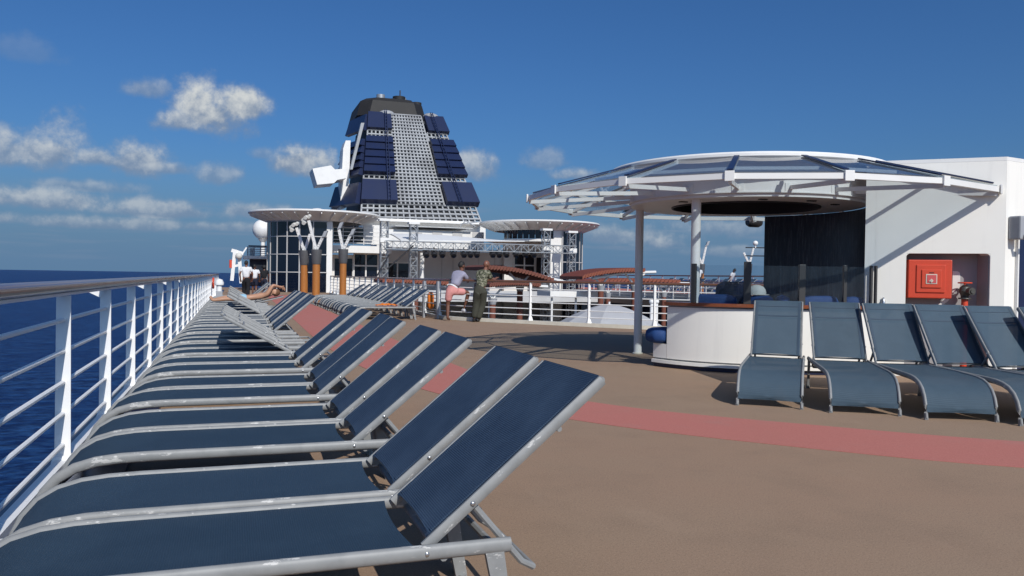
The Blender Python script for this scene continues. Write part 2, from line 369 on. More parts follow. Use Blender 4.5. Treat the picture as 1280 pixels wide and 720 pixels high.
def cloth(name, base, dark=None):
    m = M_(name, base, .85, 0, .2); m.dirt(9, dark or tuple(x*.75 for x in base), .42, .7, .6); m.bump(m.noise(16, 4, .6, (1,1,.4)), .5, .02); return m.m
m = M_('camouflage_cloth', (.10,.105,.065), .85, 0, .2)
m.colmix(m.ramp(m.noise(14, 2, .5, (1,1,1.6)), .50, .53), (.26,.25,.18)); m.colmix(m.ramp(m.noise(17, 2, .5, (1,1,1.6)), .56, .58), (.05,.055,.035)); m.colmix(m.ramp(m.noise(21, 2, .5), .60, .62), (.02,.02,.016)); CAMO = m.m

# ================================================================== setting: sea, hull, decks
g = G(); R_ = 90000
g.add([(-R_,-R_,-30),(R_,-R_,-30),(R_,R_,-30),(-R_,R_,-30)], [(0,1,2,3)]); struct('sea', g, MAT['sea'])
g = G(); g.prism([(-.95,-30),(28.95,-30),(28.95,90),(20,125),(14,140),(8,125),(-.95,90)], -30.5, -3.2); struct('hull', g, MAT['white'])
PIT = [(5.75,50.5),(5.75,23.2),(5.92,22.2),(6.5,21.2),(7.4,20.1),(8.3,19.0),(9.55,17.6),(11,16.6),(13,15.9),(15,15.8),(18,16.6),(21,18.6),(23.5,21.6),(24.2,24),(24.2,50.5)]
OUT = [(-1.12,-14),(29.1,-14),(29.1,72),(-1.12,72)]
def sheet(outer, holes, z, thick):
    loops = [[Vector((x,y,0)) for x,y in outer]]+[[Vector((x,y,0)) for x,y in h] for h in holes]
    pts = [p for l in loops for p in l]; tri = tessellate_polygon(loops); n = len(pts); g = G()
    vs = [(p.x,p.y,z) for p in pts]+[(p.x,p.y,z-thick) for p in pts]
    fs = [tuple(t) for t in tri]+[tuple(n+i for i in reversed(t)) for t in tri]; b = 0
    for l in loops:
        k = len(l); fs += [(b+i, b+(i+1)%k, n+b+(i+1)%k, n+b+i) for i in range(k)]; b += k
    return g.add(vs, fs)
struct('deck', sheet(OUT, [PIT], 0, .4), MAT['deck'])
g = G(); g.box(-.9,28.9,-14,72,-3.15,-2.75); struct('pool_deck', g, MAT['pool_floor'])
def smoothline(P, n=8):
    out = []
    for i in range(len(P)-1):
        p0, p1, p2, p3 = [Vector((*P[max(0,min(len(P)-1,i+k))],0)) for k in (-1,0,1,2)]
        for j in range(n):
            t = j/n; out.append(.5*((2*p1)+(p2-p0)*t+(2*p0-5*p1+4*p2-p3)*t*t+(3*p1-p0-3*p2+p3)*t**3))
    out.append(Vector((*P[-1],0))); return out
o_ = smoothline([(9.5,2.3),(6.6,3.15),(5.09,3.98),(4.02,4.95),(2.95,6.25),(2.15,7.9),(1.68,10.5),(1.5,15),(1.55,22),(1.65,34),(1.7,48)])
i_ = smoothline([(10,3.2),(7.4,3.85),(5.91,4.65),(4.72,5.72),(3.62,6.95),(3.08,8.4),(2.95,10.8),(2.95,15),(3.0,22),(3.05,34),(3.1,48)])
g = G(); g.grid([[(a.x,a.y,.0006),(a.x,a.y,.004),((2*a.x+b.x)/3,(2*a.y+b.y)/3,.004),((a.x+2*b.x)/3,(a.y+2*b.y)/3,.004),(b.x,b.y,.004),(b.x,b.y,.0006)] for a, b in zip(o_, i_)]); struct('deck_stripe', g, MAT['pink'])
g = G(); g.box(-1.10,-.62,-14,60,.002,.03); struct('gutter', g, MAT['navy'])
g = G(); g.box(-1.035,-.965,-14,60,.034,.075); struct('rail_kerb', g, MAT['rail'])
# starboard side deck, raised
g = G(); g.box(24.35,29.05,16,66,.005,.42); struct('side_deck', g, MAT['grey_wall'])
g = G(); g.box(24.35,29.05,16,66,.424,.44); struct('side_deck_floor', g, MAT['pink'])
# pool-level walls set back under the upper deck, shade put in as navy colour
g = G(); g.box(26.6,26.9,14,60,-2.75,-.41); g.box(3.2,3.5,14,60,-2.75,-.41); g.box(3.5,26.6,13.2,13.5,-2.75,-.41)
tag(g.build('pool_level_wall', MAT['navy']), 'dark navy wall under the deck round the pool opening', 'wall')

# ------------------------------------------------------------------ port side railing
rl = thing('ship_railing', 'long white ship railing with varnished wooden handrail along the sea', 'railing', (-1.0,0,0))
g = G(); g.tube([(.012,y,1.15) for y in [-6,0,5,10,20,30,40,60]], .048, 14, ry=.036); g.build('handrail', MAT['handrail'], rl, True)
g = G(); g.box(-.02,.02,-6,60,1.093,1.111); g.build('rail_plate', MAT['rail'], rl)
for z in (.16,.355,.55,.745,.94):
    g = G(); g.tube([(0,-6,z),(0,60,z)], .0145, 8); g.build('rail_bar', MAT['rail'], rl, True)
g = G()
g.hexa([(-.045,-.007,.074),(.045,-.007,.074),(.045,.007,.074),(-.045,.007,.074),(-.04,-.007,1.092),(.04,-.007,1.092),(.04,.007,1.092),(-.04,.007,1.092)])
g.box(-.008,.004,.0072,.05,.074,1.09)
post_me = g.mesh('post', MAT['rail'])
g = G(); g.hexa([(-.06,-.07,.03),(.16,-.07,.03),(.16,.07,.03),(-.06,.07,.03),(-.05,-.05,.095),(.12,-.05,.095),(.12,.05,.095),(-.05,.05,.095)]); foot_me = g.mesh('post_foot', MAT['rail'], bevel=.01)
g = G(); g.hexa([(-.16,-.006,1.09),(-.04,-.006,1.03),(-.04,.006,1.03),(-.16,.006,1.09),(-.16,-.006,1.10),(.02,-.006,1.10),(.02,.006,1.10),(-.16,.006,1.10)]); brk_me = g.mesh('rail_bracket', MAT['rail'])
for i in range(36):
    y = 5.63+1.735*(i-3)
    if y > 59: break
    p = link('post', post_me, rl); p.location = (0,y,0)
    f = link('post_foot', foot_me, rl); f.location = (0,y,.001)
    if i % 2 == 0: b = link('rail_bracket', brk_me, rl); b.location = (0,y-.012,0)

# ------------------------------------------------------------------ railing round the pool opening
def offset_path(P, d):
    out = []
    for i in range(len(P)):
        a = Vector(P[max(i-1,0)]); b = Vector(P[min(i+1,len(P)-1)]); t = (b-a).normalized(); out.append((P[i][0]-t.y*d, P[i][1]+t.x*d))
    return out
def resample(P, step):
    P = [Vector(p) for p in P]; out = [P[0].copy()]; acc = 0
    for a, b in zip(P, P[1:]):
        L = (b-a).length; t = step-acc
        while t <= L: out.append(a+(b-a)*(t/L)); t += step
        acc = (acc+L) % step if L else acc
        acc = L-(t-step)
    return out
sm = [(v.x,v.y) for v in smoothline(PIT[1:-1], 5)]
path = [(5.75,50.3),(5.75,45),(5.75,40),(5.75,35),(5.75,30),(5.75,26)]+sm+[(24.2,28),(24.2,34),(24.2,40),(24.2,50.3)]
path = offset_path(path, -.10)
pr = thing('pool_railing', 'white railing with dark wooden handrail round the pool opening', 'railing')
g = G(); g.tube([(x,y,1.13) for x,y in path], .042, 10, ry=.034); g.build('handrail', MAT['handrail'], pr, True)
for z in (.24,.41,.58,.75,.93):
    g = G(); g.tube([(x,y,z) for x,y in path], .013, 6); g.build('rail_bar', MAT['rail'], pr, True)
g = G(); rows = []
for (x,y),(x2,y2) in zip(offset_path(path,.07), offset_path(path,-.07)): rows.append([(x,y,.005),(x,y,.10),(x2,y2,.10),(x2,y2,.005)])
g.grid(rows); g.build('rail_kerb', MAT['cream'], pr)
for p in resample(path, 1.72):
    g = G(); g.box(-.03,.03,-.022,.022,.10,1.10); g.hexa([(-.06,-.05,.1),(.06,-.05,.1),(.06,.05,.1),(-.06,.05,.1),(-.03,-.025,.22),(.03,-.025,.22),(.03,.025,.22),(-.03,.025,.22)])
    o = g.build('post', MAT['rail'], pr); o.location = (p.x,p.y,0)
# grey barred gate panel in the railing between the loungers and the leaning men
gt = thing('rail_gate', 'grey barred gate panel in the pool railing beside the man in pink shorts', 'gate', (5.45,22.9,0), radians(-75))
for x in (-.42,.42): g = G(); g.box(x-.045,x+.045,-.03,.03,.0,1.09); g.build('gate_post', MAT['grey_paint'], gt)
for z in (.2,.45,.7,.95):
    g = G(); g.tube([(-.375,0,z),(.375,0,z)], .014, 6); g.build('gate_bar', MAT['grey_paint'], gt)

# ================================================================== loungers
W2 = .303
RAIL = [(-1.50,.012),(-1.492,.06),(-1.475,.130),(-1.442,.202),(-1.39,.264),(-1.315,.308),(-1.225,.333),(-1.12,.344),(-1.0,.347),(-.5,.347),(0,.347),(.29,.347)]
def side_rail(y):
    g = G(); g.tube([(x,y,z) for x,z in RAIL], [.016]*len(RAIL), 12, ry=.026, upv=(.35,0,1)); return g
def seat_sling():
    top = [(x,z+.012) for x,z in RAIL if x < -.01][1:]; prof = []
    for (x0,z0),(x1,z1) in zip(top, top[1:]+[(-.03,.359)]):
        for k in range(2): t = k/2; prof.append((x0+(x1-x0)*t, z0+(z1-z0)*t))
    prof.append((-.03,.359)); g = G(); nY = 10; rows = []; low = []
    for i,(x,z) in enumerate(prof):
        t = i/(len(prof)-1); r1 = []; r2_ = []
        for j in range(nY+1):
            s = -1+2*j/nY; sag = .022*(1-s*s)*sin(pi*min(1,t*1.05))**.6 if 0 < t < 1 else 0
            xx = x+(-.022*(1-s*s) if i == len(prof)-1 else 0)+(.02*(1-s*s) if i == 0 else 0)
            r1.append((xx, s*(W2-.008), z-sag)); r2_.append((xx, s*(W2-.008), z-sag-.004))
        rows.append(r1); low.append(r2_)
    g.grid(rows); g.grid(low); return g
BL = .83
def back_frame():
    g = G()
    for s in (-1,1): g.tube([(0,s*(W2-.028),.0),(BL,s*(W2-.028),.0)], .012, 8, ry=.020)
    g.tube([(BL,-W2+.028,0),(BL,W2-.028,0)], .012, 8); g.tube([(.05,-W2+.028,-.012),(.05,W2-.028,-.012)], .009, 8)
    g.tube([(.60,-W2+.028,-.024),(.60,W2-.028,-.024)], .010, 8)
    return g
def back_sling():
    g = G(); nY, nX = 8, 8; rows = []; low = []
    for i in range(nX+1):
        t = i/nX; r1 = []; r3 = []
        for j in range(nY+1):
            s = -1+2*j/nY; sag = .014*(1-s*s)*sin(pi*t); x = .035+(BL-.03)*t+(.012*(1-s*s) if i == 0 else 0)
            r1.append((x, s*(W2-.040), .017-sag)); r3.append((x, s*(W2-.040), .013-sag))
        rows.append(r1); low.append(r3)
    g.grid(rows); g.grid(low)
    return g
def hems(cross):
    """doubled-over hem strips along the edges, and on the faded ones the sleeve seams, following the sag of the sling"""
    out = []
    def zb(x, y): t = (x-.035)/(BL-.03); q = y/(W2-.040); return .0172-.014*(1-q*q)*sin(pi*max(0,min(1,t)))
    for s in (-1,1):
        g = G(); y0, y1 = s*(W2-.075), s*(W2-.050); xs = [.05+(BL-.07)*k/8 for k in range(9)]
        g.grid([[(x,y0,zb(x,y0)),(x,y0,zb(x,y0)+.003),(x,y1,zb(x,y1)+.003),(x,y1,zb(x,y1))] for x in xs]); out.append(g)
    for x0, w in (((BL-.085,.008),(.60,.016)) if cross else ()):
        g = G(); g.grid([[(x0,y,zb(x0,y)),(x0,y,zb(x0,y)+.003),(x0+w,y,zb(x0+w,y)+.003),(x0+w,y,zb(x0+w,y))] for y in [(-1+k/5)*(W2-.055) for k in range(11)]]); out.append(g)
    return out
def rear_leg(s):
    g = G(); y = s*(W2-.002)
    g.hexa([(.20,y-.012,.33),(.265,y-.012,.33),(.265,y+.012,.33),(.20,y+.012,.33),(.27,y-.012,.008),(.315,y-.012,.008),(.315,y+.012,.008),(.27,y+.012,.008)][4:]+[(.20,y-.012,.33),(.265,y-.012,.33),(.265,y+.012,.33),(.20,y+.012,.33)])
    g.tube([(.292,y,.0),(.292,y,.03)], .022, 8); return g
def support(ang, flipped=False):
    g = G(); a = radians(ang)
    if flipped: p0, p1, zc = Vector((.06,0,.30)), Vector((.46,0,.30)), .30
    else:
        p0 = Vector((.21*cos(a), 0, .355+.21*sin(a))); p1 = Vector((.40,0,.235))
    for s in (-1,1):
        y = s*(W2-.055); g.tube([(p0.x,y,p0.z),(p1.x-.05,y,p1.z+(p0.z-p1.z)*.12),(p1.x,y*.93,p1.z)], .0125, 8)
    g.tube([(p1.x,-(W2-.055)*.93,p1.z),(p1.x,(W2-.055)*.93,p1.z)], .0125, 8)
    for x in (.06,.25): g.tube([(x,-W2,.325),(x,W2,.325)], .014, 8)
    return g
g_ = G(); g_.ball((0,0,0), .009, .005, .009, 8, 6); bolt_me = g_.mesh('bolt', MAT['steel'], True)
RAILME = [side_rail(s*W2).mesh('side_rail', MAT['frame'], True, sharp=60) for s in (-1,1)]
LEGME = [rear_leg(s).mesh('rear_leg', MAT['frame']) for s in (-1,1)]
BFME = back_frame().mesh('backrest_frame', MAT['frame'], True)
HEMME = {k: [h.mesh('seam', MAT[m]) for h in hems(c)] for k, m, c in (('row','sling_back',False),('faded','sling_seam',True))}
SEATME = {}; BACKME = {}; SUPME = {}
g_ = G()
for s in (-1,1): g_.box(-1.516,-1.484,s*W2-.016,s*W2+.016,0,.022)
FOOTME = g_.mesh('foot_cap', MAT['frame'], bevel=.004)
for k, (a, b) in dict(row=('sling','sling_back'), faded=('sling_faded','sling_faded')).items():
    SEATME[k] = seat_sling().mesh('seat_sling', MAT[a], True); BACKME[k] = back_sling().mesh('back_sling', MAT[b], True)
def lounger(label, group, loc, rz, ang, kind='row', detail=True):
    t = thing('sun_lounger', label, 'sun lounger', loc, rz, group)
    for me in RAILME: link('side_rail', me, t)
    link('seat_sling', SEATME[kind], t)
    for me in LEGME: link('rear_leg', me, t)
    if ang not in SUPME: SUPME[ang] = support(ang, ang > 90).mesh('support_bar', MAT['frame'], True)
    link('support_bar', SUPME[ang], t)
    fr = link('backrest_frame', BFME, t); fr.location = (.0,0,.355); fr.rotation_euler = (0,-radians(ang),0)
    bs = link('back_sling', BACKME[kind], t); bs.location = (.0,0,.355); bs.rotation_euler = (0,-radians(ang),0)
    if detail:
        for h in HEMME[kind]: link('seam', h, bs)
        link('foot_cap', FOOTME, t)
        for s in (-1,1):
            b = link('bolt', bolt_me, fr); b.location = (.21, s*(W2-.014), 0)
            c = link('bolt', bolt_me, t); c.location = (.0, s*(W2+.014), .345)
    return t
GP = 'sun loungers side by side along the ship railing'
n = 0
# state of each pair seen from the camera: angle of the backrest of near and far lounger
pairs = [(40,40),(40,40),(40,40),(40,40),(151,151),(151,150),(40,40),(40,40),(40,40),(151,152),(150,151),(151,149),(150,152),(14,40),(150,40),(148,151),(40,40),(40,40)]
WORD = lambda a: 'backrest raised' if 30 < a < 60 else ('backrest folded onto its seat' if a > 90 else 'backrest almost flat under the sunbather')
for k, pr_ in enumerate(pairs):
    for j, a in enumerate(pr_):
        y = 2.55+.30+1.71*k+.70*j
        jit = random.uniform(-.025,.025)
        lb = f'navy lounger by the ship railing, {ORD[n]} from the camera, {WORD(a)}'
        if n == 0: lb = 'nearest navy lounger with chipped silver frame, in the lower left foreground'
        if n == 1: lb = 'second navy lounger from the camera, right behind the chipped one in the foreground'
        if a == 14: lb = 'lounger under the shirtless sunbather, backrest almost flat'
        lounger(lb, GP, (.61+jit,y+random.uniform(-.01,.01),.0), radians(random.uniform(-.6,.6)) if n > 1 else 0, a, 'row', n < 12); n += 1
GM = 'sun loungers in the middle row beside the pool railing'
for k in range(8):
    for j in range(2):
        i = 2*k+j
        lounger(f'navy lounger in the middle row by the pool railing, {ORD[i]} from the camera', GM, (4.57+random.uniform(-.05,.05),22.3+1.65*k+.69*j,0), radians(random.uniform(-1,1)), 34+random.choice((0,0,2,4)), 'row', False)
GR = 'sun loungers fanned out along the white house wall'
for i, (fx, fy, hd) in enumerate([(5.0,6.6,39.6),(5.64,6.02,32.9),(6.26,5.51,26.2),(6.85,5.07,19.8),(7.41,4.66,13.2),(8.0,4.3,7)]):
    h = radians(hd); d = Vector((sin(h),cos(h),0)); p = Vector((fx,fy,0))+d*1.49
    lounger(['faded navy lounger in front of the round bar, leftmost of the fanned row','faded navy lounger before the bar counter end, second of the fanned row from left','faded navy lounger under the wall shadow, third of the fanned row from left','faded navy lounger in front of the red hose cabinet, fourth of the fanned row','faded navy lounger in front of the hydrant, fifth of the fanned row from left','faded navy lounger cut by the right picture edge, last of the fanned row'][i], GR, p, pi/2-h, 50, 'faded')
GS = 'distant loungers on the far side deck'
for i in range(14):
    lounger(f'distant lounger on the far raised side deck, {ORD[i]} of its row', GS, (26.6,30+1.25*i,.44), 0, 38, 'row', False)

# ================================================================== bar nook with glass canopy
BC = Vector((7.51,10.61)); th_cam = atan2(-BC.y,-BC.x)          # angle from bar centre towards the camera
def bp(theta_deg, r, z): # theta: 0 towards the camera, positive to the right of it
    a = th_cam+radians(theta_deg); return (BC.x+r*cos(a), BC.y+r*sin(a), z)
def arc(r, z, t0, t1, n=24): return [bp(t0+(t1-t0)*k/n, r, z) for k in range(n+1)]
def ringwall(g, r0, r1, z0, z1, t0, t1, n=28):
    A, B, C_, D = arc(r0,z0,t0,t1,n), arc(r1,z0,t0,t1,n), arc(r1,z1,t0,t1,n), arc(r0,z1,t0,t1,n)
    closed = abs(t1-t0) > 359.9
    for k in range(n):
        fs = [(A[k],A[k+1],B[k+1],B[k]),(B[k],B[k+1],C_[k+1],C_[k]),(C_[k],C_[k+1],D[k+1],D[k]),(D[k],D[k+1],A[k+1],A[k])]
        for q in fs: g.add(q, [(0,1,2,3)])
    if not closed:
        for k in (0,n): g.add([A[k],B[k],C_[k],D[k]], [(0,1,2,3)])
    bm_merge(g); return g
def bm_merge(g):
    key = {}; mp = []; nv = []
    for v in g.v:
        k = (round(v[0],4),round(v[1],4),round(v[2],4))
        if k not in key: key[k] = len(nv); nv.append(v)
        mp.append(key[k])
    g.v = nv; g.f = [tuple(mp[i] for i in f) for f in g.f]
bar = thing('round_bar', 'round white bar counter with wooden top and glass screen under the canopy', 'bar', (0,0,0))
TL = -33.5                                                   # left cut of the tall counter wall
def cd(lat, dep): return (sin(YAW)*dep+cos(YAW)*lat, cos(YAW)*dep-sin(YAW)*lat)
def bpath(r, t0, lat_end):
    P = [bp(t0+(16.1-t0)*k/16, r, 0)[:2] for k in range(17)]; d_ = 12.49-r
    return P+[cd(3.6+(lat_end-3.6)*k/6, d_-.02*k/6) for k in range(1,7)]
def pathwall(r0, r1, z0, z1, t0, lat_end, round_end=0):
    a, b = bpath(r0,t0,lat_end), bpath(r1,t0,lat_end)
    if round_end:
        for k in range(1,7):
            q = k/6*pi/2; a.append(cd(lat_end+round_end*sin(q), 12.49-(r0+(r1-r0)*.5*(1-cos(q)))-.02)); b.append(cd(lat_end+round_end*sin(q), 12.49-(r1-(r1-r0)*.5*(1-cos(q)))-.02))
    rows = [[(p[0],p[1],z0),(q[0],q[1],z0),(q[0],q[1],z1),(p[0],p[1],z1),(p[0],p[1],z0)] for p, q in zip(a, b)]
    g = G(); g.grid(rows)
    for w in (rows[0], rows[-1]): g.add(w[:4], [(0,1,2,3)])
    bm_merge(g); return g
LE = 4.90
pathwall(1.70,1.85,.13,.86,TL,LE).build('counter_wall', MAT['wall'], bar, True)
pathwall(1.62,1.90,.885,.93,TL-.5,LE+.08,.14).build('counter_top', MAT['counter'], bar, True)
pathwall(1.68,1.83,.86,.885,TL,LE-.01).build('counter_trim', MAT['grey_paint'], bar, True)
pathwall(1.45,1.88,.06,.105,-41.5,LE).build('base_ledge', MAT['wall'], bar, True)
pathwall(1.45,1.84,.005,.06,-41.5,LE).build('kick_strip', MAT['navy'], bar, True)
pathwall(1.45,1.81,.105,.13,-41.5,LE).build('shadow_gap', MAT['grey_paint'], bar, True)
g = ringwall(G(), 1.30, 1.849, .13, .33, -41.5, TL-.2, 8); g.build('bench_base', MAT['wall'], bar, True)
# glass screen: two bowed panels on the round part, two straight ones
RS = 1.758
for a, b in ((-21.9,1.8),(1.8,16.1)):
    ringwall(G(), RS-.006, RS+.006, .935, 1.45, a+.9, b-.9*(b < 16), 6).build('glass_panel', MAT['screen_glass'], bar, True)
for a, b in ((3.60,3.86),(3.91,4.43),(4.49,4.80)):
    p, q, p2_, q2_ = cd(a,12.49-RS-.006), cd(b,12.49-RS-.006), cd(b,12.49-RS+.006), cd(a,12.49-RS+.006)
    g = G(); g.prism([p,q,p2_,q2_], .935, 1.45); g.build('glass_panel', MAT['screen_glass'], bar)
def spost(p, t, w, h):
    p = Vector((*p[:2],0)); t = Vector((*t[:2],0)).normalized(); nr = Vector((t.y,-t.x,0)); g = G()
    g.hexa([p+t*s*w+nr*q*.03+Vector((0,0,z)) for z in (.93,h) for s,q in ((-1,-1),(1,-1),(1,1),(-1,1))]); g.build('screen_post', MAT['screen_post'], bar, bevel=.004)
for a, w, h in ((-21.9,.03,1.47),(1.8,.048,1.50)):
    p = Vector(bp(a,RS,0)); spost(p, Vector(bp(a+1,RS,0))-p, w, h)
for lat, w in ((3.885,.042),(4.46,.022),(4.815,.014),(4.875,.012)): spost(cd(lat,12.49-RS), cd(1,0), w, 1.47)
# bench cushion sticking out at the entrance, bolsters behind the counter
def padline(P, w, z0, z1, name, label, mat, cat='cushion', group=None):
    P = [Vector((*p[:2],0)) for p in P]; g = G(); rows = []; K = 16; n = len(P)-1; L = [0]
    for a, b in zip(P, P[1:]): L.append(L[-1]+(b-a).length)
    for i, p in enumerate(P):
        e = min(L[i], L[-1]-L[i]); sh = .45 if e < 1e-4 else min(1, .55+.45*sqrt(min(1, e/.10)))
        t = (P[min(i+1,n)]-P[max(i-1,0)]).normalized(); nr = Vector((t.y,-t.x,0)); row = []
        for k in range(K+1):
            a = 2*pi*k/K; ca, sa = cos(a), sin(a)
            x = (abs(ca)**.55)*(1 if ca >= 0 else -1); y = (abs(sa)**.55)*(1 if sa >= 0 else -1)
            q = p+nr*(w/2*x*sh); row.append((q.x, q.y, (z0+z1)/2+(z1-z0)/2*y*sh))
        rows.append(row)
    g.grid(rows)
    for w_ in (rows[0], rows[-1]): g.add(w_[:-1], [tuple(range(K))])
    bm_merge(g); o = g.build(name, mat, None, True, sharp=80); return tag(o, label, cat, group)
def carc(r, t0, t1, n=14): return [bp(t0+(t1-t0)*q, r, 0) for q in [0,.03,.07,.12]+[.12+.76*k/n for k in range(1,n)]+[.88,.93,.97,1]]
def cline(l0, l1, dep): return [cd(l0+(l1-l0)*q, dep) for q in [0,.06,.14,.25,.5,.75,.86,.94,1]]
padline(carc(1.66,-45.5,TL-.7),.64,.33,.56,'seat_cushion','thick blue seat cushion on the low bench at the left end of the bar',MAT['cushion'])
GB = 'blue bolster cushions behind the bar counter'
padline(carc(1.52,-27,-3),.2,.80,1.05,'bolster_cushion','blue bolster behind the glass at the left end of the bar counter',MAT['cushion'],group=GB)
padline(carc(1.52,3,15),.2,.80,1.055,'bolster_cushion','blue bolster right of the navy bag behind the glass',MAT['cushion'],group=GB)
padline(cline(3.62,3.80,10.97),.2,.80,1.06,'bolster_cushion','short blue bolster end left of the middle screen post',MAT['cushion'],group=GB)
padline(cline(3.92,4.47,10.97),.2,.80,1.055,'bolster_cushion','blue bolster behind the glass in the middle of the dark wall',MAT['cushion'],group=GB)
padline(cline(4.53,4.84,10.97),.2,.80,1.05,'bolster_cushion','blue bolster behind the glass nearest the white house wall',MAT['cushion'],group=GB)
padline(carc(1.30,-16,5),.26,.86,1.23,'duffel_bag','dark navy duffel bag lying on the cushions behind the bar glass',MAT['navy_cloth'],'bag')
cap = thing('sun_hat', 'pale woven sun hat lying on the navy bag behind the bar glass', 'hat', (*bp(7.2,1.45,0)[:2],1.05))
g = G(); g.lathe([(.12,0),(.13,.03),(.12,.075),(.09,.115),(.04,.135),(.004,.14)], 16, cap=False); g.build('crown', MAT['pale_towel'], cap, True)
g = G(); g.lathe([(.11,.004),(.17,-.0),(.172,.008),(.11,.012)], 16, cap=False); g.build('brim', MAT['pale_towel'], cap, True)
tr = thing('serving_tray', 'thin dark tray with a small metal holder on the bar counter end', 'tray', (*cd(4.99,10.74),.931))
g = G(); g.lathe([(.10,0),(.13,.012),(.125,.016),(.09,.008)], 20); g.build('tray_plate', MAT['black_metal'], tr, True)
g = G(); g.lathe([(.025,.008),(.025,.07),(.012,.09),(.012,.115)], 12); g.build('holder', MAT['steel'], tr, True)
# columns
GC = 'white columns carrying the bar canopy'
for i, (x, y, lb) in enumerate([(6.37,11.89,'tall white column standing free on the deck left of the bar'),(6.655,9.14,'tall white column rising behind the left end of the bar counter')]):
    c = thing('canopy_column', lb, 'column', (x,y,0) , 0, GC)
    if i == 1: c.location = bp(-24.0,1.60,0)
    g = G(); g.tube([(0,0,.02),(0,0,2.40)], .066, 20); g.build('shaft', MAT['white'], c, True)
    g = G(); g.lathe([(.085,0),(.085,.018),(.068,.024)], 20); g.build('base_ring', MAT['cream'], c, True)
# canopy
cn = thing('glass_canopy', 'round canopy with white drum, soffit and ring of tinted glass panels over the bar', 'canopy', (0,0,0))
g = ringwall(G(), 1.12, 1.75, 2.38, 2.42, 0, 360, 64); g.build('soffit', MAT['white'], cn, True)
g = ringwall(G(), 1.735, 1.77, 2.422, 2.86, 0, 360, 64); g.build('drum', MAT['white'], cn, True)
g = ringwall(G(), 1.765, 1.785, 2.43, 2.445, 0, 360, 64); g.build('drum_trim', MAT['white'], cn, True)
g = ringwall(G(), 1.10, 1.118, 2.36, 2.62, 0, 360, 48); g.build('oculus_rim', MAT['black_metal'], cn, True)
g = G(); g.lathe([(1.118,0),(1.118,.02)], 48, (BC.x,BC.y,2.62)); g.build('oculus_plate', MAT['shadow_void'], cn)
g = G(); g.lathe([(1.74,2.855),(2.02,2.862),(2.0,2.90),(.9,2.95),(.01,2.97)], 48, (BC.x,BC.y,0)); g.build('roof_disc', MAT['white'], cn, True)
g = G(); g.tube([bp(k*5,2.05,2.895) for k in range(72)], .045, 8, closed=True); g.build('top_ring', MAT['white'], cn, True)
for a, r in [(-28,1.42),(-37,1.42),(40,1.4),(10,1.4),(70,1.35)]:
    g = G(); p = Vector(bp(a,r,2.372)); g.box(p.x-.06,p.x+.06,p.y-.03,p.y+.03,2.366,2.379); g.build('downlight', MAT['black_metal'], cn)
ZR, RR = 2.455, 3.37
angs = [42.1,19.6,-2.9,-25.4,-47.9,-70.4,-92.9,-115.4,-137.9,-160.4,-182.9]      # from the wall round the front and left to the back
ring = [bp(65,3.43,ZR)]+[bp(a,RR,ZR) for a in angs]+[bp(-196,4.6,ZR),bp(-199.5,6.8,ZR)]
inn = [bp(50,2.06,2.86)]+[bp(a,2.06,2.86) for a in angs]+[bp(-200,2.4,2.86),bp(-203,4.4,2.86)]
for i in range(len(ring)-1):
    a, b, c, d = map(Vector, (ring[i],ring[i+1],inn[i+1],inn[i]))
    g = G(); g.beam(a,b,.05,.068); g.build('rim_beam', MAT['white'], cn)
    g = G(); k = .02
    q = [a+(b-a)*k+Vector((0,0,.052)), b+(a-b)*k+Vector((0,0,.052)), c+(d-c)*k+Vector((0,0,.022)), d+(c-d)*k+Vector((0,0,.022))]
    g.slab(q, .012); g.build('glass_panel', MAT['canopy_glass'], cn)
    if i:
        e = (a+d)/2; l_, m_ = (ring[i-1], ring[i+1])
    # purlin half way under the glass
    if i < 11:
        g = G(); g.beam(a+(d-a)*.48-Vector((0,0,.02)), b+(c-b)*.48-Vector((0,0,.02)), .03, .04); g.build('purlin', MAT['white'], cn)
for i in range(len(ring)):
    a, d = Vector(ring[i]), Vector(inn[i]); n_ = (d-a).normalized()
    g = G(); g.beam(a+n_*.06+Vector((0,0,.068)), d-n_*.10+Vector((0,0,.040)), .07, .018); g.build('glazing_bar', MAT['navy'], cn)
    g = G(); g.beam(a+n_*.03+Vector((0,0,.005)), d-n_*.02+Vector((0,0,-.01)), .042, .05); g.build('rafter', MAT['white'], cn)
    if i < 12:
        th = ([56]+angs)[i]; ft = Vector(bp(th,1.77,2.50)); g = G(); g.beam(a-Vector((0,0,.055)), ft, .035, .055); g.build('strut', MAT['white'], cn)
        g = G(); p = Vector(bp(th,1.772,2.5)); rr = Vector((p.x-BC.x,p.y-BC.y,0)).normalized(); t = rr.cross(Vector((0,0,1)))
        g.hexa([p+t*s*.08+rr*q*.006+Vector((0,0,z)) for z in (-.06,.06) for s,q in ((-1,-1),(1,-1),(1,1),(-1,1))]); g.build('strut_plate', MAT['white'], cn)
    g = G(); n2_ = Vector((n_.x,n_.y,0)).normalized(); t = n2_.cross(Vector((0,0,1))); p = a-n2_*.03
    g.hexa([p+t*s*.055+n2_*q*.012+Vector((0,0,z)) for z in (-.06,.06) for s,q in ((-1,-1),(1,-1),(1,1),(-1,1))]); g.build('joint_plate', MAT['white'], cn, bevel=.004)
for th, z, lb in [(-80,2.55,'small flood lamp'),(64,2.62,'small flood lamp')]:
    g = G(); p = Vector(bp(th,1.95,z)); g.tube([p+Vector((-.05,0,0)),p+Vector((.07,0,0))], .055, 12); g.build('flood_lamp', MAT['cream'], cn, True)
sp = thing('loudspeaker', 'black loudspeaker hanging under the canopy beside the dark wall', 'loudspeaker', (X_at(941,13.6),13.6,Z_at(941,278,13.6)))
g = G(); g.tube([(-.16,0,0),(-.1,0,0),(.1,0,0),(.16,0,0)], [.07,.10,.10,.07], 14); g.build('cabinet', MAT['black_metal'], sp, True)
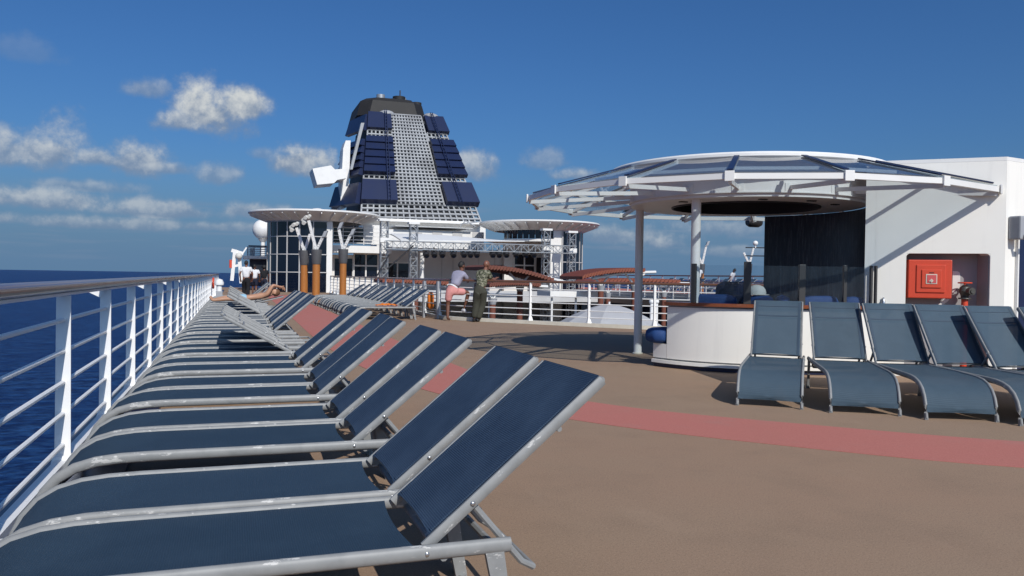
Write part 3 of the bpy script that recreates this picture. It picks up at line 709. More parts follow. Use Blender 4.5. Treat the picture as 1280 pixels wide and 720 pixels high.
g = G(); g.tube([(0,0,.08),(0,0,.42)], .012, 6); g.build('hanger', MAT['white'], sp)

# ------------------------------------------------------------------ white house with the hose recess
def cw(lat, dep, z): # point on or behind the front wall, which runs slightly towards the camera on its right
    dep = dep-.383*(lat-6.31); return Vector((sin(YAW)*dep+cos(YAW)*lat, cos(YAW)*dep-sin(YAW)*lat, z))
hs_ = thing('deck_house', 'white deck house with a grey hose recess, right of the bar', 'house')
WL, WR, DW = 4.775, 6.31, 10.26                               # left end, corner, distance of the front wall
RL, RR_, RT = 5.248, 6.16, 1.64                               # the recess
HT = 2.83
def wslab(g, l0, l1, z0, z1, d0=DW, d1=DW+.25): g.hexa([cw(l,d,z) for z in (z0,z1) for l,d in ((l0,d0),(l1,d0),(l1,d1),(l0,d1))])
g = G(); wslab(g, WL+.12, RL, 0, HT); g.hexa([cw(l,d,z) for z in (0,HT) for l,d in ((WL,DW),(WL+.119,DW),(WL+.119,DW+.25),(WL+.03,DW+.04))]); wslab(g, RR_, WR, 0, HT, DW, DW+.25); wslab(g, RL, RR_, RT, HT); g.build('front_wall', MAT['wall'], hs_)
nC = 6
for side, l, sg in (('l',RL,1),('r',RR_,-1)):                # rounded upper corners of the recess
    g = G(); pts = [(l, RT)]+[(l+sg*.05*(1-sin(pi/2*k/nC)), RT-.05*(1-cos(pi/2*k/nC))) for k in range(nC+1)]
    n_ = len(pts); g.add([cw(a,DW+.002,z) for a,z in pts]+[cw(a,DW+.2,z) for a,z in pts], [tuple(range(n_)),tuple(range(2*n_-1,n_-1,-1))]+[(i,(i+1)%n_,n_+(i+1)%n_,n_+i) for i in range(n_)])
    g.build('recess_corner', MAT['wall'], hs_)
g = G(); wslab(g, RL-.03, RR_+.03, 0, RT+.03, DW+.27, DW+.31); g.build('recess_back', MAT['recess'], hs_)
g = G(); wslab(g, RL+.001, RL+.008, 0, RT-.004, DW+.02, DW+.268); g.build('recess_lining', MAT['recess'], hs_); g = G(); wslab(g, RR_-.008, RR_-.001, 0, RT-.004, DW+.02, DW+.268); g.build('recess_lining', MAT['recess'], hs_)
c0 = cw(WR, DW+.003, 0); e = Vector((cos(radians(-2)), sin(radians(-2)),0))
g = G(); q = [cw(WR+.001,DW,0)]; a = Vector((q[0].x,q[0].y)); b = a+Vector((3.2,.55)); g.prism([(a.x,a.y),(b.x,b.y),(b.x-.05,b.y+.25),(a.x-.05,a.y+.25)], 0, HT); g.build('side_wall', MAT['wall'], hs_)
p1, p2 = cw(WL+.9,DW+2.5,0), cw(WL+2.2,DW+7,0); p3 = Vector((b.x,b.y+6,0))
g = G(); g.prism([(cw(WL,DW,0).x,cw(WL,DW,0).y),(a.x,a.y),(b.x,b.y),(p3.x,p3.y),(p2.x,p2.y),(p1.x,p1.y)], HT+.002, HT+.05); g.build('roof', MAT['white'], hs_)
g = G(); t = Vector((b.x-a.x,b.y-a.y,0)).normalized(); nrm = Vector((t.y,-t.x,0)); s0 = Vector((a.x,a.y,0)); t_side, n_side = t.copy(), nrm.copy()
g.hexa([s0+t*l+nrm*q+Vector((0,0,z)) for z in (.1,2.02) for l,q in ((.26,.004),(.95,.004),(.95,.03),(.26,.03))]); g.build('side_door', MAT['navy'], hs_)
g = G(); g.hexa([s0+t*l+nrm*q+Vector((0,0,z)) for z in (.08,2.05) for l,q in ((.225,.004),(.255,.004),(.255,.04),(.225,.04))]); g.build('door_frame', MAT['white'], hs_)
# white hose mark painted on the recess (flat print)
def lz(px, py, dep=DW+.27):
    k = (px-640)/F; lat = k*(dep+2.417)/(1+.383*k); d_ = dep-.383*(lat-6.31)
    return (lat, H+(340.9+(px-292)*.01466-py)/F*d_)
g = G()
def flat(pts):
    n_ = len(pts); q = [lz(*p) for p in pts]
    g.add([cw(l,DW+.262,z) for l,z in q]+[cw(l,DW+.2685,z) for l,z in q], [tuple(range(n_)),tuple(range(2*n_-1,n_-1,-1))]+[(i,(i+1)%n_,n_+(i+1)%n_,n_+i) for i in range(n_)])
flat([(1190,339),(1196,339),(1199,341),(1199.5,345),(1199.5,361),(1196.5,361),(1195,360),(1193,366),(1190,367)])
flat([(1179,374),(1187,374),(1184,377.5),(1179.5,380.5),(1176,386),(1169,386)])
flat([(1188,384),(1190,386.5),(1192,388),(1184,388)])
g.build('painted_mark', MAT['white'], hs_)
# curved dark mosaic wall round the nook
g = ringwall(G(), 1.76, 1.84, .0, 2.375, 90, 168.7, 30); ms = g.build('mosaic_wall', MAT['mosaic'], None, True); tag(ms, 'curved dark mosaic wall behind the bar seats', 'wall')
# hose cabinet
hc = thing('fire_hose_cabinet', 'red fire hose cabinet with stepped door in the grey wall recess', 'hose cabinet')
def fslab(x0, x1, y0, y1, d0, d1):
    (l0, z1), (l1, z0) = lz(x0,y0,DW), lz(x1,y1,DW)
    g = G(); g.hexa([cw(l,d,z) for z in (z0,z1) for l,d in ((l0,d0),(l1,d0),(l1,d1),(l0,d1))]); return g
fslab(1137.5,1192.5,324.5,373.5,DW+.05,DW+.265).build('cabinet_box', MAT['red'], hc, bevel=.012)
fslab(1147,1183.5,331,366,DW+.035,DW+.049).build('door_step', MAT['red'], hc, bevel=.006)
fslab(1153,1178,337,360,DW+.022,DW+.034).build('door_panel', MAT['red'], hc, bevel=.006)
fslab(1158,1172,342.5,355,DW+.016,DW+.0215).build('sign_border', MAT['cream'], hc)
fslab(1159.2,1170.8,343.6,353.9,DW+.012,DW+.0158).build('sign', MAT['marker'], hc)
g = G(); pts = []
for k in range(15):
    t = k/14; pts.append(lz(1162+5.0*t+1.6*sin(6*t), 351.8-2.0*sin(pi*t*1.9)*1.2-2.2*t*t, DW))
g.tube([cw(l,DW+.009,z) for l,z in pts], .008, 6); g.build('hose_symbol', MAT['cream'], hc)
fslab(1162,1168,340.4,341.5,DW+.018,DW+.0215).build('handle', MAT['black_metal'], hc)
# hydrant
(hl, hz) = lz(1206,388,DW+.1); hp = cw(hl,DW+.1,0)
hy = thing('fire_hydrant', 'red fire hydrant pipe with valve wheel beside the hose cabinet', 'hydrant', hp, -YAW)
zz = lambda py: lz(1206,py,DW+.1)[1]
g = G(); g.tube([(0,0,0),(0,0,zz(373))], .040, 16); g.build('standpipe', MAT['red'], hy, True)
g = G(); g.lathe([(.075,zz(374)),(.078,zz(373.2)),(.075,zz(372.2))], 18); g.build('flange', MAT['hose'], hy, True)
g = G(); g.tube([(0,0,zz(373)),(0,0,zz(369)),(0,0,zz(364)),(0,0,zz(359)),(0,0,zz(356))], [.045,.05,.075,.06,.02], 16); g.tube([(.01,0,zz(364)),(.03,-.12,zz(364))], .05, 14); g.tube([(.03,-.121,zz(364)),(.032,-.135,zz(364))], .03, 12); g.build('valve_body', MAT['hose'], hy, True)
g = G(); g.tube([(0,0,zz(358)),(0,0,zz(353.4))], .012, 8); g.tube([(.078*cos(k*pi/8),.078*sin(k*pi/8),zz(353.6)) for k in range(16)], .010, 6, closed=True)
for k in range(3): g.tube([(.078*cos(k*pi/3),.078*sin(k*pi/3),zz(353.6)),(-.078*cos(k*pi/3),-.078*sin(k*pi/3),zz(353.6))], .008, 6)
g.build('hand_wheel', MAT['red'], hy, True)
# floodlight on the side wall
fl_p = s0+t_side*.10
fl = thing('wall_floodlight', 'grey floodlight box fixed to the white wall beside the right picture edge', 'floodlight', (fl_p.x,fl_p.y,0), atan2(t_side.y,t_side.x))
zf = lambda py: Z_at(1268,py,fl_p.y)
g = G(); g.box(-.05,.10,-.16,-.005,zf(300),zf(271)); g.build('housing', MAT['grey_paint'], fl, bevel=.02)
g = G(); g.tube([(.03,-.16,zf(296)),(.06,-.24,zf(299)),(.16,-.26,zf(297))], .03, 8); g.build('arm', MAT['grey_paint'], fl, True)
g = G(); g.ball((.06,-.161,zf(275)),.012); g.ball((.06,-.161,zf(292)),.012); g.build('bolt', MAT['black_metal'], fl)

# ================================================================== funnel
fn = thing('ship_funnel', 'tall raked ship funnel with navy louvre panels and a pale lattice front', 'funnel')
A, B = Vector((9.9,67,5.6)), Vector((20.4,67,5.8)); D, C_ = Vector((11.5,74,16.05)), Vector((18.35,74,16.15))
FN = (B-A).cross(D-A).normalized()
if FN.y > 0: FN = -FN
def fp(u, v, o=0): return (A*(1-u)+B*u)*(1-v)+(D*(1-u)+C_*u)*v+FN*o
def fpanel(u0,u1,v0,v1,o0,o1,cut=0):
    g = G(); k = cut
    g.hexa([fp(u0-k,v0,o1),fp(u1,v0,o1),fp(u1,v1,o1-.12),fp(u0,v1,o1-.12),fp(u0-k,v0,o0),fp(u1,v0,o0),fp(u1,v1,o0),fp(u0,v1,o0)]); return g
g = G(); g.hexa([A+Vector((.25,1.3,0)),B+Vector((-.25,1.3,0)),B+Vector((-1,19,0)),A+Vector((1,19,0)),D+Vector((.25,1.3,-.1)),C_+Vector((-.25,1.3,-.1)),C_+Vector((-.6,12,-.1)),D+Vector((.6,12,-.1))]); g.build('core', MAT['shadow_void'], fn)
def lat_bars(u0,u1,v0,v1,nu,nv,blocks=0):
    g = G()
    for i in range(nu+1):
        u = u0+(u1-u0)*i/nu; g.beam(fp(u,v0),fp(u,v1),.13,.22,FN)
    for j in range(nv+1):
        v = v0+(v1-v0)*j/nv; g.beam(fp(u0,v,.06),fp(u1,v,.06),.14,.2,FN)
    for i in range(nu):
        for j in range(nv):
            if random.random() < blocks*(1.5 if (j//4)%2 == 0 else .45):
                u = u0+(u1-u0)*(i+.5)/nu; v = v0+(v1-v0)*(j+.35)/nv; du = (u1-u0)/nu; dv = (v1-v0)/nv
                g.slab([fp(u-du*.42,v-dv*.25,-.1),fp(u+du*.42,v-dv*.25,-.1),fp(u+du*.42,v+dv*.25,-.1),fp(u-du*.42,v+dv*.25,-.1)],.05)
    return g
for args in [(.30,.72,.15,1,11,27,.42),(0,1,.0,.15,20,4,.45),(0,.30,.335,.405,6,2,.2),(.72,1,.335,.405,6,2,.2),(.01,.30,.75,.83,6,2,.2),(.74,.99,.75,.83,5,2,.2)]:
    tag(lat_bars(*args).build('lattice', MAT['lattice'], fn), kind='stuff')
fpanel(-.012,.298,.15,.335,.0,.75).build('louvre_panel', MAT['louver'], fn); fpanel(.735,1.03,.15,.335,.0,.75).build('louvre_panel', MAT['louver'], fn)
fpanel(.0,.300,.83,.995,.0,.5).build('louvre_panel', MAT['louver'], fn); fpanel(.755,1.02,.83,.99,.0,.5).build('louvre_panel', MAT['louver'], fn)
for k in range(5):
    v0 = .405+.069*k; v1 = v0+.0655
    for u0, u1 in ((-.005,.297),(.725+.004*k,1.025)):
        g = G(); g.hexa([fp(u0,v0,.66),fp(u1,v0,.66),fp(u1,v1,.52),fp(u0,v1,.52),fp(u0,v0,.2),fp(u1,v0,.2),fp(u1,v1,.2),fp(u0,v1,.2)]); g.build('louvre', MAT['louver'], fn)
for u in (.225,.85): # ladders
    g = G(); 
    for du in (-.012,.012): g.beam(fp(u+du,.13,.95),fp(u+du,1.0,.65),.06,.06)
    for k in range(26): g.beam(fp(u-.012,.15+.033*k,.92-.011*k),fp(u+.012,.15+.033*k,.92-.011*k),.04,.04)
    g.build('ladder', MAT['navy'], fn)
# port side of the funnel
A2, D2 = A+Vector((-1.7,5.5,0)), D+Vector((-.9,4,0))
SN = Vector((-.95,-.28,.15)).normalized()
def sp_(u, v, o=0): return (A*(1-u)+A2*u)*(1-v)+(D*(1-u)+D2*u)*v+SN*o
for v0, v1, o1 in [(.15,.335,.6),(.83,.99,.4)]+[(.405+.069*k,.405+.069*k+.062,.55) for k in range(5)]:
    g = G(); g.hexa([sp_(0,v0,o1),sp_(1,v0,o1),sp_(1,v1,o1-.2),sp_(0,v1,o1-.2),sp_(0,v0,0),sp_(1,v0,0),sp_(1,v1,0),sp_(0,v1,0)]); g.build('side_louvre', MAT['louver'], fn)
# pylon, raked brace and wing box on the port side
Yp = 72
def pp(px, py, Y=Yp): x, z = XZ(px,py,Y); return Vector((x,Y,z))
def pprism(pts, Y0, Y1):
    g = G(); n_ = len(pts); q = [XZ(*p,Y0) for p in pts]
    return g.add([(x,Y0,z) for x,z in q]+[(x,Y1,z) for x,z in q], [tuple(range(n_)),tuple(range(2*n_-1,n_-1,-1))]+[(i,(i+1)%n_,n_+(i+1)%n_,n_+i) for i in range(n_)])
pprism([(424,262),(427,186),(430,176),(436,176),(434,258)], 71.2, 73.5).build('pylon', MAT['white'], fn)
pprism([(412,266),(420,266),(432,228),(426,222)], 74, 75).build('raked_brace', MAT['grey_wall'], fn)
pprism([(389,211),(412,207),(417,212),(431,211),(431,223),(420,225),(416,229),(395,231)], 69.5, 72.6).build('wing_box', MAT['white'], fn)
pprism([(439,212),(436,212),(449,154),(453,154)], 69.6, 70.2).build('edge_brace', MAT['lattice'], fn)
# black cap
Yc = 79; cxm = X_at(488,75.5); zb = 16.15; zt = Z_at(488,124,75.5)
def capoct(hw, hd, ch, z): return [(cxm-hw,Yc-hd+ch,z),(cxm-hw+ch,Yc-hd,z),(cxm+hw-ch,Yc-hd,z),(cxm+hw,Yc-hd+ch,z),(cxm+hw,Yc+hd-ch,z),(cxm+hw-ch,Yc+hd,z),(cxm-hw+ch,Yc+hd,z),(cxm-hw,Yc+hd-ch,z)]
g = G(); g.add(capoct(3.30,4.2,1.0,zb)+capoct(2.95,3.9,1.0,zt-.35)+capoct(2.35,3.5,.9,zt), [tuple(range(7,-1,-1)),tuple(range(16,24))]+[(r*8+i,r*8+(i+1)%8,(r+1)*8+(i+1)%8,(r+1)*8+i) for r in (0,1) for i in range(8)]); g.build('funnel_cap', MAT['soot'], fn)
for px, r, h, mt in [(474,.42,.75,'truss'),(490,.35,.45,'soot'),(497,.62,.70,'soot'),(503,.25,.6,'truss'),(508,.4,.4,'soot'),(519,.5,.28,'soot')]:
    x = X_at(px,77.0); g = G(); g.lathe([(r,0),(r,h),(r*.8,h),(r*.8,h*.6)], 14, (x,77.5,zt-.05), cap=False); g.build('exhaust_pipe', MAT[mt], fn, True)
g = G(); x = X_at(497,77.5); g.tube([(x,77.5,zt+.5),(x,77.5,zt+1.3)], .06, 6); g.build('mast_lamp', MAT['black_metal'], fn)
for u in (.25,.86): g = G(); g.ball(fp(u,1.0,.1), .75, .4, .35, 12, 8); g.build('fairing', MAT['lattice'], fn, True)

# ================================================================== superstructure aft of the pool
TY = 55.0
def tower(px, R, r, zr, zc, name, lab, glass_arc, extra=None):
    cx = X_at(px,TY+3); cy = TY+3
    a0, a1, nA, zs, (w0, w1) = glass_arc
    t = thing(name, lab, 'tower', (cx,cy,0))
    g = G(); g.lathe([(r+.02,zc),(R*.82,zr-.30),(R-.1,zr-.12),(R,zr-.05),(R,zr+.02),(R-.25,zr+.06),(.01,zr+.14)], 64, cap=False); g.build('roof_disc', MAT['white'], t, True)
    for k in range(32):
        a = 2*pi*k/32; g = G(); ca, sa = cos(a), sin(a)
        g.beam((ca*(r+.1),sa*(r+.1),zc+.06),(ca*(R-.06),sa*(R-.06),zr-.14),.05,.16); g.build('roof_rib', MAT['white'], t)
    g = G(); g.tube([(R*cos(k*pi/32),R*sin(k*pi/32),zr-.02) for k in range(64)], .075, 6, closed=True); g.build('roof_edge', MAT['white'], t, True)
    g = G(); g.lathe([(r-.06,-2.75),(r-.06,zc+.05)], 40, (0,0,0), radians(w0), radians(w1), cap=False); g.lathe([(r-.14,-2.75),(r-.14,zc+.05)], 40, (0,0,0), radians(w0), radians(w1), cap=False); g.build('drum_wall', MAT['white'], t, True)
    # dark glazing, pane by pane
    for i in range(nA):
        p0 = a0+(a1-a0)*i/nA; p1 = a0+(a1-a0)*(i+1)/nA
        for z0, z1 in zip(zs, zs[1:]):
            g = G(); q0, q1 = radians(p0+.5), radians(p1-.5); rows = []
            for rr in (r-.05, r+.0): pass
            pts = [radians(p0+.5+(p1-p0-1)*k/4) for k in range(5)]
            g.grid([[(r*cos(a),r*sin(a),z) for a in pts] for z in (z0+.03,z1-.03)]); g.grid([[((r-.03)*cos(a),(r-.03)*sin(a),z) for a in pts] for z in (z0+.03,z1-.03)])
            g.build('pane', MAT['dark_glass'], t, True)
        g = G(); a = radians(p0); g.beam(((r+.01)*cos(a),(r+.01)*sin(a),zs[0]),((r+.01)*cos(a),(r+.01)*sin(a),zs[-1]),.07,.07,(cos(a),sin(a),0)); g.build('mullion', MAT['grey_wall'], t)
    for z in zs:
        g = G(); g.tube([((r+.01)*cos(radians(a0+(a1-a0)*k/24)),(r+.01)*sin(radians(a0+(a1-a0)*k/24)),z) for k in range(25)], .04, 4); g.build('transom', MAT['grey_wall'], t)
    return t
zr = Z_at(393,268.5,TY+3)
tl = tower(393,4.45,3.2,zr,zr-.62,'round_tower','round white tower with dark glass and saucer roof, left of the funnel',(150,279,8,[-.1,1.35,2.55,3.75,zr-.66],(140,286)))
g = G(); g.lathe([(.55,0),(.5,.12),(.25,.22),(.01,.25)], 16, (0,-1.5,zr+.1)); g.build('vent_dome', MAT['white'], tl, True)
zr2 = Z_at(672,280.5,TY+3)
trw = tower(673,4.6,3.35,zr2,zr2-.62,'round_tower','round white tower with dark glass side and saucer roof, right of the funnel',(280,385,6,[-2.6,-.6,1.0,2.4,zr2-.66],(264,390)))
g = G()
for a in range(196,262,8): g.lathe([(3.3,0),(3.3,.62)], 2, (0,0,zr2-1.26), radians(a), radians(a+7.4), cap=False)
g.build('clerestory_glass', MAT['dark_glass'], trw)
g = G(); g.lathe([(3.28,0),(3.28,.18)], 16, (0,0,zr2-1.46), radians(194), radians(266), cap=False); g.lathe([(3.2,0),(3.2,.18)], 16, (0,0,zr2-1.46), radians(194), radians(266), cap=False); g.build('clerestory_sill', MAT['white'], trw)
# painted swoosh mark on the towers
def swoosh(px, py, Y):
    x, z = XZ(px,py,Y); g = G(); k = .05
    g.tube([(x+.22*cos(a)-.02,Y,z+.42+.22*sin(a)) for a in [2.9-.22*i for i in range(9)]], [.02+.04*sin(pi*i/8) for i in range(9)], 6)
    g.tube([(x,Y,z+.1),(x-.03,Y,z-.18),(x+.1,Y,z-.32),(x+.22,Y,z-.28)], [.05,.05,.06,.02], 6); return g
# deck house between the towers
HY = 58.5
dh = thing('stage_house', 'two storey white deck house with balcony and glazed doors behind the stage', 'house')
def hbox(x0, y0, x1, y1, Y0, Y1): # pixel rectangle at Y0 extruded back to Y1
    (X0, Z1), (X1, Z0) = XZ(x0,y0,Y0), XZ(x1,y1,Y0); g = G(); g.box(min(X0,X1),max(X0,X1),Y0,Y1,Z0,Z1); return g
hbox(404,318,470,420,HY,HY+.4).build('wall', MAT['white'], dh)
hbox(470,312,652,420,HY+.6,HY+.9).build('wall', MAT['stage_grey'], dh)
hbox(630,300,700,420,HY,HY+.4).build('wall', MAT['white'], dh)
hbox(399,306,489,317,HY-1.6,HY+.4).build('balcony_slab', MAT['white'], dh)
hbox(398,279,415,306,HY-.2,HY+.2).build('wall', MAT['white'], dh); hbox(454,281,478,306,HY+1.2,HY+1.5).build('wall', MAT['white'], dh)
hbox(416,283,454,305,HY+.8,HY+1.0).build('balcony_glass', MAT['dark_glass'], dh)
for y in (284,289,294,299,303): 
    g = G(); (xa, z), (xb, z2) = XZ(414,y,HY-1.5), XZ(478,y,HY-1.5); g.tube([(xa,HY-1.5,z),(xb,HY-1.5,z)], .03, 6); g.build('balcony_rail', MAT['rail'], dh)
for x in (415,428,441,454,466,478):
    g = G(); (xa, z), (xb, z2) = XZ(x,283,HY-1.5), XZ(x,306,HY-1.5); g.tube([(xa,HY-1.5,z),(xa,HY-1.5,z2)], .03, 6); g.build('balcony_post', MAT['rail'], dh)
hbox(418,323,440,347,HY-.03,HY).build('door', MAT['dark_glass'], dh)
def window(x0,y0,x1,y1,nx,ny,Y):
    f = hbox(x0,y0,x1,y1,Y-.05,Y-.001).build('window', MAT['dark_glass'], dh)
    g = G()
    for i in range(nx+1):
        x = x0+(x1-x0)*i/nx; (xa,za),(xb,zb_) = XZ(x,y0,Y-.08),XZ(x,y1,Y-.08); g.box(xa-.05,xa+.05,Y-.11,Y-.052,zb_,za)
    for j in range(ny+1):
        y = y0+(y1-y0)*j/ny; (xa,za),(xb,zb_) = XZ(x0,y,Y-.08),XZ(x1,y,Y-.08); g.box(xa,xb,Y-.108,Y-.054,za-.05,za+.05)
    g.build('window_frame', MAT['white'], f)
window(442,317,472,347,2,2.0 and 2,HY); window(482,328,511,348,2,1,HY+.6); window(642,317,668,346,2,2,HY); window(669,321,684,352,1,1,HY)
hbox(604,331,640,350,HY+.55,HY+.6).build('door', MAT['dark_glass'], dh)
for x in (552,566,598,618): hbox(x-.5,314,x+.5,350,HY+.57,HY+.6).build('panel_joint', MAT['grey_wall'], dh)
uh = thing('funnel_house', 'white stepped house below the funnel with flat roofs', 'house')
hbox(452,272,606,300,64.5,66.5).build('wall', MAT['white'], uh)
hbox(470,286,604,312,61.5,64.4).build('wall', MAT['white'], uh)
hbox(448,275,604,279,63.5,64.49).build('roof_edge', MAT['white'], uh); hbox(493,282,590,286,61,64.4).build('roof_edge', MAT['membrane'], uh)
for x in (515,540,565,590): hbox(x,290,x+12,297,61.45,61.49).build('vent_grille', MAT['grey_wall'], uh)
for a, b, nm in [((574,283),(581,276),0),((581,276),(594,284),0),((575,280),(600,277),0)]:
    g = G(); (xa,za),(xb,zb_) = XZ(*a,61.2),XZ(*b,61.2); g.tube([(xa,61.2,za),(xb,61.2,zb_)], .045, 6); g.build('davit', MAT['grey_paint'], uh)
sw1 = swoosh(406,330,HY-.05).build('painted_mark', MAT['grey_paint'], dh); sw2 = swoosh(694,331,HY-3.55).build('painted_mark', MAT['grey_paint'], dh)
hbox(690,294,706,352,HY-3.5,HY-3.2).build('white_panel', MAT['white'], dh)
# port side: navy block with white roof slab, radar dome
pb = thing('aft_block', 'navy block with white roof slab and small railed balcony, left of the round tower', 'house')
hbox(312,323,342,358,64,66).build('wall', MAT['navy'], pb); hbox(304,319.5,345,324,62,66).build('roof_slab', MAT['white'], pb)
g = G()
for i in range(5): 
    y = 309+2.4*i; (xa,z),(xb,_) = XZ(309,y,62.2),XZ(341,y,62.2); g.tube([(xa,62.2,z),(xb,62.2,z)], .03, 5)
for x in (309,317,325,333,341):
    (xa,z),(_,z2) = XZ(x,308,62.2),XZ(x,320,62.2); g.tube([(xa,62.2,z),(xa,62.2,z2)], .04, 5)
g.build('balcony_railing', MAT['grey_paint'], pb); hbox(310,306.5,342,309,62.2,62.5).build('balcony_top', MAT['navy'], pb)
hbox(312,310,318,320,63,63.5).build('locker', MAT['cream'], pb); hbox(320,331,336,350,63.9,63.99).build('perforated_panel', MAT['lattice'], pb)
rd = thing('radar_dome', 'white spherical radar dome on a short mast beside the left tower', 'radar dome', (X_at(328,66),66,0))
zd = Z_at(328,287,66); g = G(); g.ball((0,0,zd), .80, .80, .80, 24, 16); g.build('dome', MAT['white'], rd, True)
g = G(); g.tube([(0,0,zd-2.2),(0,0,zd-1.0),(0,0,zd-.75)], [.16,.16,.4], 14); g.build('mast', MAT['white'], rd, True)
dv = thing('lifeboat_davit', 'white davit arm with an orange lifebuoy at the far end of the railing', 'davit', (X_at(296,50),50,0))
zz2 = lambda py: Z_at(296,py,50)
g = G(); g.beam((-.28,0,zz2(351)),(-.12,0,zz2(312)),.20,.2); g.beam((.25,0,zz2(354)),(.10,0,zz2(316)),.16,.2); g.beam((-.32,0,zz2(313)),(.35,0,zz2(317)),.14,.2); g.beam((-.2,0,zz2(333)),(.18,0,zz2(331)),.10,.14); g.beam((.3,0,zz2(317)),(.52,0,zz2(309)),.06,.08); g.build('arm', MAT['white'], dv)
g = G(); g.ball((.1,-.2,zz2(320)), .2); g.build('lamp', MAT['pale_towel'], dv, True); 
g = G(); g.tube([(-.36,-.1,zz2(325)),(-.36,-.1,zz2(335))], .08, 8); g.build('lifebuoy', MAT['red'], dv, True)
bl = thing('capstan_post', 'round topped white post beside the railing beyond the sunbather', 'post', (-.55,24.6,0))
bl.location = (X_at(274,32)+.0,32,0)
g = G(); g.lathe([(.10,0),(.10,.75),(.16,.78),(.17,.86),(.12,.98),(.01,1.02)], 16); g.build('bollard_body', MAT['rail'], bl, True)
g = G(); g.box(-.12,.12,-.17,-.12,.3,.55); g.build('bollard_hatch', MAT['grey_paint'], bl)
lb_ = thing('life_ring', 'red life ring hanging on the railing far down the deck', 'life ring', (-.9,40,.75), 0)
g = G(); g.tube([(0,.22*cos(k*pi/8),.22*sin(k*pi/8)) for k in range(16)], .05, 8, closed=True); g.build('ring', MAT['red'], lb_, True)

# ================================================================== stage truss, lights, membrane roof
ST = 52.0
ts = thing('stage_truss', 'aluminium stage lighting truss on lattice towers above the pool stage', 'truss')
def truss(a, b, w, seg, r=.035):
    a, b = Vector(a), Vector(b); d = (b-a).normalized(); u = Vector((0,0,1)) if abs(d.z) < .5 else Vector((0,1,0)); s = d.cross(u).normalized(); u = s.cross(d); g = G()
    cs = [(s*i+u*j)*(w/2) for i,j in ((-1,-1),(1,-1),(1,1),(-1,1))]
    for c in cs: g.tube([a+c,b+c], r, 5)
    n_ = max(2,int((b-a).length/seg))
    for k in range(n_):
        p0, p1 = a+(b-a)*k/n_, a+(b-a)*(k+1)/n_
        for i in range(4):
            g.tube([p0+cs[i],p1+cs[(i+1)%4]] if k % 2 else [p0+cs[(i+1)%4],p1+cs[i]], r*.7, 4); g.tube([p0+cs[i],p0+cs[(i+1)%4]], r*.7, 4)
    return g
xa, za = XZ(481,306,ST); xb, zb_ = XZ(718,307,ST)
truss((xa,ST,za),(xb,ST,za),.52,.5).build('top_truss', MAT['truss'], ts)
for px, py in ((481,276),(518,280),(685,288),(717,291)):
    x, z = XZ(px,py,ST); truss((x,ST+.5,-2.7),(x,ST+.5,z),.46,.45).build('truss_tower', MAT['truss'], ts)
    g = G(); g.box(x-.36,x+.36,ST+.2,ST+.8,z,z+.14); g.build('tower_cap', MAT['white'], ts)
    g = G(); g.box(x-.30,x+.30,ST+.2,ST+.24,z-1.4,z-1.1); g.build('winch_box', MAT['white'], ts)
for a, b in [((484,336),(516,307)),((467,352),(486,318))]:
    (x0,z0),(x1,z1) = XZ(*a,ST-.3),XZ(*b,ST-.3); g = G(); g.tube([(x0,ST-.3,z0),(x1,ST-.3,z1)], .05, 6); g.build('brace', MAT['black_metal'], ts)
GL = 'black stage lights hanging under the stage truss'
lx = [532,542,552,566,579,587,595,615,623,632,644,656,666]
for i, px in enumerate(lx):
    x, z = XZ(px,316,ST-.1); s = thing('stage_light', f'black stage light under the truss, {FIRST[i]} from the left', 'stage light', (x,ST-.1,z), 0, GL)
    g = G(); g.tube([(-.02,.1,-.0),(0,-.02,-.1),(.0,-.14,-.22)], [.15,.2,.19], 12); g.build('lamp_head', MAT['black_metal'], s, True)
    g = G(); g.lathe([(.001,0),(.14,.0)], 12); o = g.build('lens', MAT['dark_glass'], s); o.location = (0,-.16,-.245); o.rotation_euler = (radians(52),0,0)
    g = G(); g.tube([(0,0,0),(0,0,.36)], .04, 6); g.box(-.22,-.18,-.05,.05,-.15,.12); g.box(.18,.22,-.05,.05,-.15,.12); g.box(-.22,.22,-.05,.05,.12,.16); g.build('yoke', MAT['black_metal'], s)
mb = thing('stage_roof', 'white stretched membrane roof over the stage below the funnel', 'roof')
g = G(); rows = []; low = []; n_ = 24
for i in range(n_+1):
    t = i/n_; px = 500+(655-500)*t; r1 = []; rl_ = []
    for j in range(7):
        s = j/6; Y = 52.5+6*s; lift = sin(pi*s*.5)
        yt = 301-(1-t)**.9*1.0-lift*(13*(1-t**2.2)+1.0*t)
        x, z = X_at(px,52.5), Z_at(px,yt,52.5); r1.append((x,Y,z)); rl_.append((x,Y,z-.06))
    rows.append(r1); low.append(rl_)
g.grid(rows); g.grid(low); g.grid([[r[0] for r in rows],[r[0] for r in low]]); g.build('membrane', MAT['membrane'], mb, True)
(x,z),(_,z2) = XZ(527,316,53.5),XZ(527,349,53.5); g = G(); g.tube([(x,53.5,-2.75),(x,53.5,z)], .16, 14); g.build('mast', MAT['white'], mb, True)
